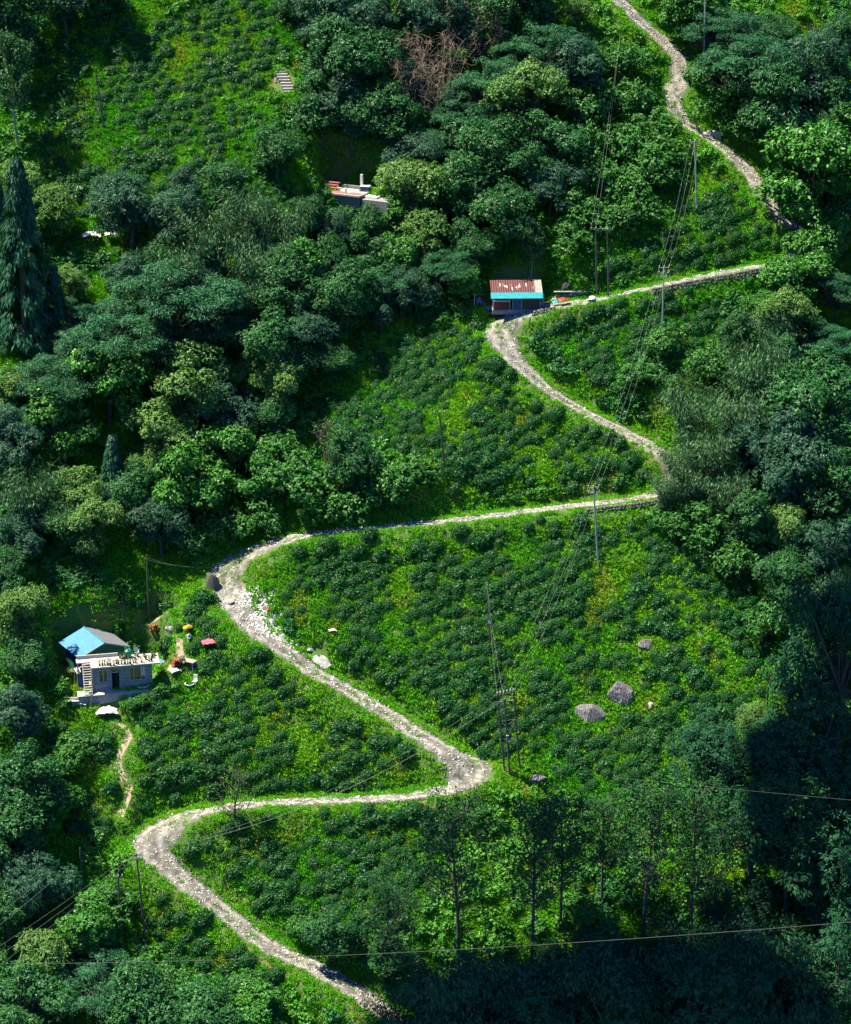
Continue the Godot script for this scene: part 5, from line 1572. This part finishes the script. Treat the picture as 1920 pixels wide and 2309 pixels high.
func make_yard():
	logs("firewood_stack", 352, 1420, 1.2, 0.65, 0.7, 0.4, "orange stack of split firewood beside the path above the house", 24)
	logs("firewood_stack", 401, 1506, 0.9, 1.1, 0.8, 0.5, "tall orange firewood stack in the middle of the yard", 36)
	drape("pink_cloth", 472, 1460, 1.5, 1.3, 0.25, 0.6, M.pink, 3, 0.3, "pink patterned cloth spread over the tea bushes to dry", "cloth")
	drape("yellow_cloth", 424, 1434, 0.95, 0.6, 0.4, 0.75, M.yellow, 5, 0.6, "yellow cloth hung over a bush above the yard", "cloth")
	single("white_bundle", bundle_mesh(Vector3(0.34, 0.24, 0.28), 4), M.white_cloth, at(427, 1446, 0.55), 0.3, "white bundle lying on a bush below the yellow cloth", "bundle")
	single("grey_bundle", bundle_mesh(Vector3(0.4, 0.26, 0.32), 6), M.stone, at(384, 1424, 0.3), 0.3, "grey bundle lying left of the yellow cloth", "bundle")
	drape("blue_tarpaulin", 374, 1482, 1.0, 0.9, 0.6, 0.4, M.blue_cloth, 7, 0.2, "dark blue tarpaulin heaped over goods, left of the firewood", "tarpaulin")
	drape("blue_tarpaulin", 369, 1502, 1.2, 0.9, 0.45, 0.3, M.blue_cloth, 9, 0.1, "pale-streaked blue tarpaulin nearest the flat roof corner", "tarpaulin")
	drape("white_sheet", 396, 1516, 1.1, 0.8, 0.3, 0.12, M.white_cloth, 11, 0.5, "white sheet lying on the ground below the tall firewood", "sheet")
	drape("green_cloth", 413, 1500, 0.45, 0.6, 0.7, 0.35, M.green_plastic, 13, 0.2, "green cloth hung over the end of the yard table", "cloth")
	var t = thing("yard_table", "low grey table with pale boards beside the tall firewood", "table", at(427, 1504), -0.5)
	span("table_top", -0.75, 0.75, 0.66, 0.72, -0.4, 0.4, M.grey_wood, t)
	for q in [[-0.65, -0.3], [0.65, -0.3], [-0.65, 0.3], [0.65, 0.3]]: span("leg", q[0] - 0.04, q[0] + 0.04, -0.35, 0.658, q[1] - 0.04, q[1] + 0.04, M.grey_wood, t)
	var dr = thing("plastic_drum", "white and blue drum standing under the yard table's end", "drum", at(434, 1509), 0)
	shape(func(): lathe([Vector2(0, 0), Vector2(0.27, 0), Vector2(0.29, 0.1), Vector2(0.28, 0.4), Vector2(0.29, 0.7), Vector2(0.25, 0.8)], 14), M.deep_blue, "drum_body", dr)
	shape(func(): lathe([Vector2(0.26, 0.78), Vector2(0.26, 0.86), Vector2(0, 0.87)], 14), M.white_plastic, "lid", dr)
	var ch = thing("plastic_chair", "white chair with a tall back standing among the tea bushes", "chair", at(440, 1545), -0.4)
	span("seat", -0.22, 0.22, 0.42, 0.46, -0.22, 0.22, M.white_plastic, ch)
	span("backrest", -0.22, 0.22, 0.462, 1.05, -0.24, -0.19, M.white_plastic, ch)
	for q in [[-0.19, -0.19], [0.19, -0.19], [-0.19, 0.19], [0.19, 0.19]]: span("leg", q[0] - 0.025, q[0] + 0.025, -0.15, 0.418, q[1] - 0.025, q[1] + 0.025, M.white_plastic, ch)
	var tub = thing("blue_tub", "blue plastic tub in front of the white chair", "tub", at(428, 1549), 0)
	shape(func(): lathe([Vector2(0, 0.02), Vector2(0.0, 0), Vector2(0.3, 0), Vector2(0.42, 0.34), Vector2(0.45, 0.35), Vector2(0.4, 0.33), Vector2(0.28, 0.05), Vector2(0, 0.05)], 18), M.blue_plastic, "tub_body", tub)
	shape(func(): lathe([Vector2(0.42, 0.345), Vector2(0.47, 0.36), Vector2(0.47, 0.39), Vector2(0.41, 0.38)], 18), M.white_plastic, "rim", tub)
	# boards and the white cover below the terrace
	var pl = thing("plank_pile", "untidy pile of grey planks left of the terrace", "planks", at(168, 1592), 0.1)
	for i in 9:
		var b = Basis(Vector3.UP, rng.randf_range(-0.5, 0.5)) * Basis(Vector3.BACK, rng.randf_range(-0.12, 0.12))
		shape(func(): box(Vector3(rng.randf_range(-0.3, 0.3), 0.1 + i * 0.09, rng.randf_range(-0.25, 0.25)), Vector3(rng.randf_range(1.5, 2.2), 0.04, 0.22), b), M.grey_wood if i % 3 else M.white_paint, "plank", pl)
	drape("white_cover", 242, 1612, 2.0, 1.4, 0.5, 0.3, M.white_cloth, 17, 0.1, "white plastic cover spread where the footpath meets the terrace", "cover")
	var poles_ = thing("leaning_poles", "two thin pale poles leaning on the terrace corner", "poles", at(203, 1597), 0)
	for i in 2: shape(func(): tube([Vector3(-0.1 + i * 0.16, -0.3, 0.2), Vector3(0.12 + i * 0.12, 1.5, -0.25)], 0.03, 5), M.grey_wood, "pole", poles_)
	var row = thing("stone_row", "row of pale stones edging the right end of the terrace", "stones", at(338, 1548), 0.5)
	for i in 9:
		begin()
		rock(Vector3(0.2, 0.15, 0.17) * rng.randf_range(0.7, 1.2), 50 + i, 0.4, 5, 4)
		var o = part("stone", done(), M.pale_stone, row)
		o.position = Vector3(-1.1 + i * 0.27, 0.1, rng.randf_range(-0.1, 0.1))
	# sand for building, and bricks
	var sp = at(720, 1492)
	begin()
	var pts = []
	for j in 8:
		for i in 19:
			var r = j / 7.0
			var a = TAU * i / 18.0
			var hh = 0.75 * pow(1.0 - r, 0.9) + 0.06 * n_fine.get_noise_2d((i % 18) * 3.0, j * 4.0) - 0.1 * r
			pts.append(Vector3(cos(a) * r * 1.25, hh + 0.35 * -sin(a) * r, sin(a) * r * 0.95))
	for j in 7:
		for i in 18: quad(pts[j * 19 + i], pts[j * 19 + i + 1], pts[(j + 1) * 19 + i + 1], pts[(j + 1) * 19 + i])
	single("sand_heap", done(), M.sand, sp, 0, "heap of white sand beside the road above the house field", "sand")
	single("white_sack", bundle_mesh(Vector3(0.3, 0.2, 0.24), 21), M.white_cloth, at(700, 1468, 0.15), 0, "white sack lying left of the sand heap", "sack")
	single("white_sack", bundle_mesh(Vector3(0.24, 0.16, 0.2), 22), M.white_cloth, at(744, 1503, 0.12), 0, "small white sack right below the sand heap", "sack")
	drape("white_cloth", 750, 1426, 0.75, 0.7, 0.16, 0.25, M.white_cloth, 23, 0.2, "white cloth dropped on the grass above the sand heap", "cloth")
	var bp = thing("brick_pile", "small tumbled pile of orange bricks beside the rubble", "bricks", at(607, 1377), 0.3)
	for i in 14:
		var b = Basis.from_euler(Vector3(rng.randf_range(-0.4, 0.4), rng.randf() * 3.0, rng.randf_range(-0.3, 0.3)))
		shape(func(): box(Vector3(rng.randf_range(-0.3, 0.3), 0.06 + (i % 3) * 0.09, rng.randf_range(-0.25, 0.25)), Vector3(0.23, 0.075, 0.11), b), M.brick, "brick", bp)
	single("pale_block", bundle_mesh(Vector3(0.38, 0.24, 0.3), 31), M.pale_stone, at(599, 1370, 0.1), 0, "white stone block beside the orange bricks", "stone")

# ---------- the shed and what stands about it ----------
func make_shed():
	var d = ray(1113, 699)
	var c = EYE + d * ((shed_at.y - EYE.y) / d.y)
	var o = thing("roadside_shed", "low shed with rusty maroon tin roof and turquoise front board", "shed", c, 0.03)
	var high = 1.95
	span("floor", -0.1, 5.2, -0.5, 0.03, -2.2, 0.1, M.concrete, o)
	span("wall_panel", 0.0, 0.5, 0.03, 0.95, -0.06, 0.0, M.red, o)
	span("wall_panel", 0.502, 1.75, 0.03, 0.95, -0.06, 0.0, M.maroon_board, o)
	span("counter", 0.0, 1.8, 0.952, 1.05, -0.3, 0.08, M.white_paint, o)
	span("inner_wall", 0.2, 5.0, 0.03, high, -2.1, -2.0, M.blue_board, o)
	span("side_wall", 0.0, 0.08, 0.03, high, -2.1, -0.07, M.blue_board, o)
	span("side_wall", 5.0, 5.08, 0.03, high, -2.1, -0.07, M.maroon_board, o)
	span("door", 2.15, 3.0, 0.03, 1.75, -0.12, -0.06, M.blue_board, o)
	span("wall_panel", 3.1, 5.0, 0.03, 1.9, -0.08, -0.02, M.dark_brown_board, o)
	for x in [0.03, 1.78, 2.1, 3.05, 5.02]: span("post", x - 0.05, x + 0.05, 0.03, high, -0.03, 0.07, M.grey_wood, o)
	for i in 7:
		sheet("roof_sheet", Vector3(-0.28 + i * 0.79, 2.72 + 0.006 * (i % 2), -2.35), Vector3(0.84, 0, 0), Vector3(0.0, -0.72, 2.75), M.maroon_tin if i != 6 else M.grey_wood, o)
	# flaked paint shows bare metal in streaks down the slope
	for i in 16:
		var x = [0.6, 0.75, 1.5, 1.95, 2.05, 2.5, 2.62, 2.75, 2.9, 1.1, 1.3, 3.6, 4.6, 4.75, 4.9, 4.3][i]
		var t0 = rng.randf_range(0.2, 0.65)
		var t1 = minf(t0 + rng.randf_range(0.1, 0.3), 0.98)
		var a = Vector3(x, 2.762 - 0.72 * t0, -2.35 + 2.75 * t0)
		var b = Vector3(x, 2.762 - 0.72 * t1, -2.35 + 2.75 * t1)
		var w = Vector3(rng.randf_range(0.03, 0.07), 0, 0)
		shape(func(): quad(a - w, a + w * 0.6, b + w, b - w * 0.4), M.white_paint if i % 3 else M.grey_tin, "bare_streak", o)
	shape(func(): box(Vector3(2.49, 1.76, 0.62), Vector3(5.62, 0.03, 0.72), Basis(Vector3.RIGHT, 0.85)), M.turquoise, "awning", o)
	# washing and goods left of it
	var post = thing("washing_post", "grey wooden post with a crossbar left of the shed", "post", at(1070, 700), 0)
	shape(func(): tube([Vector3(0, -0.3, 0), Vector3(0.02, 1.9, 0)], 0.06, 6), M.grey_wood, "upright", post)
	shape(func(): tube([Vector3(-0.3, 1.75, 0), Vector3(1.1, 1.8, 0)], 0.025, 5), M.grey_wood, "crossbar", post)
	drape("washing", 1080, 698, 0.5, 0.5, 0.9, 0.5, M.blue_cloth, 41, 0.3, "dark blue washing hung beside the grey post", "washing")
	drape("washing", 1088, 698, 0.55, 0.5, 0.7, 0.4, M.purple_cloth, 43, 0.2, "purple and red washing heaped left of the shed", "washing")
	single("red_cloth", bundle_mesh(Vector3(0.16, 0.2, 0.14), 44), M.red, at(1085, 697, 0.8), 0, "small red cloth on top of the purple washing", "cloth")
	var tub = thing("blue_basin", "light blue plastic basin on the ground left of the shed", "basin", at(1101, 702), 0)
	shape(func(): lathe([Vector2(0, 0.0), Vector2(0.28, 0), Vector2(0.42, 0.4), Vector2(0.45, 0.42), Vector2(0.4, 0.4), Vector2(0.26, 0.05), Vector2(0, 0.05)], 18), M.blue_plastic, "basin_body", tub)
	shape(func(): lathe([Vector2(0.42, 0.4), Vector2(0.48, 0.42), Vector2(0.47, 0.46), Vector2(0.4, 0.43)], 18), M.turquoise, "rim", tub)
	var plank = thing("ground_planks", "grey planks laid on the bank below the basin", "planks", at(1092, 709), 0.1)
	for i in 3: span("plank", -1.0 + i * 0.2, 0.9 + i * 0.15, 0.02 + i * 0.055, 0.07 + i * 0.055, -0.2 + i * 0.1, 0.05 + i * 0.1, M.grey_wood, plank)
	# concrete seat with a post, sheets, sack, tank
	var seat = thing("roadside_bench", "pale concrete bench with an upright slab at the road edge", "seat", at(1219, 688), 0.2)
	span("seat_slab", -0.55, 0.55, 0.25, 0.36, -0.25, 0.25, M.pale_concrete, seat)
	span("seat_base", -0.4, 0.4, -0.2, 0.248, -0.18, 0.18, M.concrete, seat)
	span("upright", 0.22, 0.42, 0.362, 1.25, -0.2, -0.05, M.pale_concrete, seat)
	drape("red_sheet", 1270, 688, 1.2, 0.8, 0.3, 0.55, M.red, 45, 0.3, "bright red plastic sheet spread beside the road at the shed", "sheet")
	drape("teal_sheet", 1253, 690, 0.7, 0.5, 0.35, 0.3, M.turquoise, 46, 0.3, "small turquoise sheet left of the red sheet", "sheet")
	single("grey_sack", bundle_mesh(Vector3(0.35, 0.25, 0.28), 47), M.stone, at(1251, 680, 0.2), 0, "grey sack behind the turquoise sheet", "sack")
	var tk = thing("round_tank", "round white and blue tank on the verge by the paired poles", "tank", at(1336, 682), 0)
	shape(func(): lathe([Vector2(0, 0), Vector2(0.36, 0), Vector2(0.4, 0.1), Vector2(0.4, 0.4)], 18), M.deep_blue, "tank_body", tk)
	shape(func(): lathe([Vector2(0.405, 0.39), Vector2(0.38, 0.52), Vector2(0.27, 0.66), Vector2(0.1, 0.72), Vector2(0, 0.73)], 18), M.white_plastic, "dome", tk)
	# parapet beam on its stones
	var a = at(1250, 676)
	var b2 = at(1334, 662)
	var par = thing("roadside_parapet", "low stone parapet with a pale concrete beam above the road", "parapet", a, 0)
	var e = b2 - a
	shape(func(): box(e * 0.5 + Vector3(0, 0.55, 0), Vector3(e.length(), 0.14, 0.25), Basis.looking_at(e.cross(Vector3.UP).normalized(), Vector3.UP) * Basis(Vector3.BACK, asin(e.normalized().y) * 0.0)), M.pale_concrete, "beam", par)
	for i in 12:
		begin()
		rock(Vector3(0.24, 0.22, 0.2) * rng.randf_range(0.8, 1.2), 400 + i, 0.4, 5, 4)
		var st = part("stone", done(), M.wall_stone, par)
		st.position = e * ((i + 0.5) / 12.0) + Vector3(0, 0.2 + 0.1 * (i % 2), 0)
	drape("dark_tarpaulin", 1277, 657, 1.1, 0.7, 0.9, 0.1, M.clay, 48, 0.2, "black tarpaulin tent shape on the bank above the parapet", "tarpaulin")
	var stake = thing("dark_stake", "short dark stake on the grass inside the hairpin", "stake", at(1193, 736), 0)
	shape(func(): tube([Vector3(0, -0.2, 0), Vector3(0.12, 0.95, 0)], [0.09, 0.07], 6), M.bark, "stake_body", stake)

# ---------- the ruined floor ----------
func make_ruin():
	var d = ray(770, 437)
	var c = EYE + d * ((slab_at.y - EYE.y) / d.y)
	var o = thing("ruined_floor", "roofless concrete floor with red patches among the dark trees", "ruin", c, -0.48)
	span("floor", -1.9, 2.6, -0.12, 0.12, -2.6, 0.5, M.pale_concrete, o, 0.03)
	span("foundation", -1.8, 2.5, -1.6, -0.122, -2.5, 0.35, M.wall_stone, o, 0.03)
	span("red_floor", -1.7, 0.6, 0.122, 0.15, -0.6, 0.35, M.red_floor, o)
	span("red_floor", 0.9, 2.4, 0.122, 0.15, -0.7, 0.3, M.red_floor, o)
	for i in 3: span("step", -2.5, -1.0 - 0.1 * i, 0.3 + i * 0.2, 0.42 + i * 0.2, -1.0 - i * 0.45, -0.7 - i * 0.45, M.red_floor, o)
	span("low_wall", -1.2, 1.2, 0.122, 0.5, -2.58, -2.4, M.concrete, o)
	span("pillar", 1.25, 1.5, 0.122, 1.9, -2.4, -2.15, M.white_paint, o)
	span("pillar", 0.68, 0.84, 0.122, 0.8, 0.2, 0.36, M.white_paint, o)
	span("side_block", 2.7, 6.0, -1.6, -0.3, -1.9, 0.2, M.concrete, o)
	span("block_top", 2.7, 4.2, -0.298, -0.1, -1.5, -0.6, M.white_paint, o)
	for x in [3.9, 5.2, 6.2]:
		var p = thing("fence_post", "grey wooden post " + {3.9: "nearest the ruined floor", 5.2: "in the middle, right of the ruined floor", 6.2: "farthest right of the ruined floor"}[x], "post", c + Basis(Vector3.UP, -0.48) * Vector3(x, -0.3, -1.7), 0, "posts right of the ruined floor")
		shape(func(): tube([Vector3(0, -1.0, 0), Vector3(0.03, 1.9, 0)], 0.06, 6), M.pale_pole if x < 4 else M.grey_wood, "post_body", p)
	var t = thing("blue_crate", "deep blue crate with a white lid on the ruined floor", "crate", c + Basis(Vector3.UP, -0.48) * Vector3(2.0, 0.125, -2.0), -0.3)
	span("crate_body", -0.5, 0.5, 0.0, 0.55, -0.35, 0.35, M.deep_blue, t)
	span("lid", -0.54, 0.54, 0.552, 0.62, -0.39, 0.39, M.white_plastic, t)
	# stone steps on the far meadow
	var s = at(655, 208)
	var stair = thing("stone_stair", "flight of weathered stone steps climbing the far meadow", "stairs", s, 0.0)
	var top = at(626, 150)
	var e = top - s
	for i in 10:
		var f = i / 9.0
		shape(func(): box(e * f + Vector3(0, 0.1 - 0.1, 0), Vector3(rng.randf_range(1.25, 1.5), 0.3, 0.42), Basis(Vector3.UP, 0.12 + rng.randf_range(-0.05, 0.05))), M.pale_concrete if i % 4 else M.stone, "step", stair)
	begin()
	for i in 26: 
		var q = at(600 + rng.randf_range(-8, 26), 160 + rng.randf_range(0, 70))
		I.size()
		var k0 = V.size()
		rock(Vector3(0.2, 0.14, 0.18) * rng.randf_range(0.5, 1.2), 500 + i, 0.4, 4, 3)
		for k in range(k0, V.size()): V[k] += q - s
	var rub = single("stone_rubble", done(), M.soil, s, 0, "brown stone rubble spilled left of the stone steps", "rubble")
	rub.set_meta("kind", "stuff")
	# bamboo fence in the top right corner
	var fp = at(1862, 92)
	var fence = thing("bamboo_fence", "open fence of upright bamboo stakes in the top right corner", "fence", fp, 0.1)
	for i in 22:
		var x = -2.2 + i * 0.26 + rng.randf_range(-0.05, 0.05)
		shape(func(): tube([Vector3(x, -0.9, 0), Vector3(x + rng.randf_range(-0.06, 0.06), rng.randf_range(1.6, 2.2), 0)], 0.035, 5), M.bark, "stake", fence)
	shape(func(): tube([Vector3(-2.3, 1.2, 0.05), Vector3(3.6, 1.3, 0.05)], 0.03, 5), M.bark, "rail", fence)
	var lg = thing("leaning_log", "pale split log leaning on the bamboo fence", "log", at(1885, 70), 0.0)
	shape(func(): tube([Vector3(-0.4, -0.2, 0.2), Vector3(0.3, 1.2, 0.1), Vector3(0.75, 2.3, 0)], [0.16, 0.14, 0.08], 6), M.pale_bark, "log_body", lg)

# ---------- boulders ----------
func boulder(px, py, size, seed_, mat, label, turn = 0.0, category = "boulder"):
	begin()
	rock(size * 1.35, seed_, 0.14, 8, 15)
	return single("boulder", done(), mat, at(px, py, size.y * 0.25), turn, label, category)

func make_stones():
	boulder(1400, 1570, Vector3(1.35, 1.25, 0.9), 61, M.boulder, "large pointed dark grey boulder with pale streaks in the wide field")
	boulder(1332, 1612, Vector3(1.3, 0.85, 0.9), 66, M.boulder, "broad flat-topped grey boulder below the pointed one")
	boulder(1456, 1455, Vector3(0.75, 0.5, 0.6), 63, M.boulder, "small dark boulder above the pointed one")
	boulder(1468, 1596, Vector3(0.32, 0.5, 0.3), 64, M.pale_stone, "small upright whitish stone right of the pointed boulder")
	boulder(1214, 1758, Vector3(0.85, 0.45, 0.6), 65, M.boulder, "long sloping grey boulder right of the three braced poles")
	boulder(480, 1322, Vector3(0.75, 1.15, 0.8), 67, M.dark_stone, "dark mossy rock at the outer edge of the bend above the house")
	boulder(514, 1358, Vector3(0.6, 0.22, 0.4), 68, M.stone, "flat stone lying at the road edge below the mossy rock")
	boulder(163, 309, Vector3(0.45, 0.35, 0.4), 69, M.pale_stone, "small white stone on the far meadow")
	boulder(1604, 304, Vector3(1.1, 0.35, 0.55), 70, M.pale_stone, "flat white rock beside the upper road")
	boulder(1505, 1090, Vector3(0.9, 0.6, 0.6), 71, M.pale_stone, "pale rock at the inside of the second bend")
	drape("white_sheet", 208, 552, 1.9, 1.3, 0.5, 1.0, M.white_cloth, 51, 0.1, "large crumpled white sheet under the conifers", "sheet")
	drape("white_sheet", 252, 550, 1.5, 1.1, 0.4, 1.0, M.white_cloth, 53, 0.2, "smaller white sheet right of the large crumpled one", "sheet")
	single("white_bundle", bundle_mesh(Vector3(0.4, 0.28, 0.3), 72), M.white_cloth, at(114, 566, 0.3), 0, "white bundle half hidden behind the tall conifer", "bundle")
	boulder(822, 1975, Vector3(0.3, 0.5, 0.2), 73, M.pale_stone, "thin whitish stone in the field above the lowest road")

# ---------- dry stone retaining walls under the level legs ----------
func make_walls():
	for w in [[[[1470, 666], [1560, 648], [1650, 632], [1760, 610]], 0.9, "dry stone wall under the highest level road leg"], [[[1200, 712], [1225, 706], [1250, 700]], 0.6, "short black stone wall where the road meets the shed"], [[[1320, 1158], [1380, 1150], [1440, 1143], [1490, 1134]], 0.8, "dry stone wall under the right end of the middle road leg"], [[[830, 1814], [900, 1810], [960, 1802]], 0.45, "low dry stone wall under the lowest level road leg"]]:
		var pts = []
		for q in w[0]: pts.append(at(q[0], q[1]))
		var o = thing("retaining_wall", w[2], "wall", pts[0], 0, "dry stone walls under the road")
		begin()
		var k = 0
		for i in pts.size() - 1:
			var n = int(pts[i].distance_to(pts[i + 1]) / 0.34)
			for j in n:
				var p = pts[i].lerp(pts[i + 1], (j + 0.5) / n) - pts[0]
				for row in int(w[1] / 0.28):
					var k0 = V.size()
					rock(Vector3(0.23, 0.17, 0.2) * rng.randf_range(0.8, 1.15), 700 + k % 11, 0.4, 5, 5)
					for v in range(k0, V.size()): V[v] += p + Vector3(rng.randf_range(-0.02, 0.02) + 0.15 * (row % 2), 0.1 + row * 0.26, -row * 0.08)
					k += 1
		tag(part("stonework", done(), M.wall_stone, o), "", "", "", "stuff")
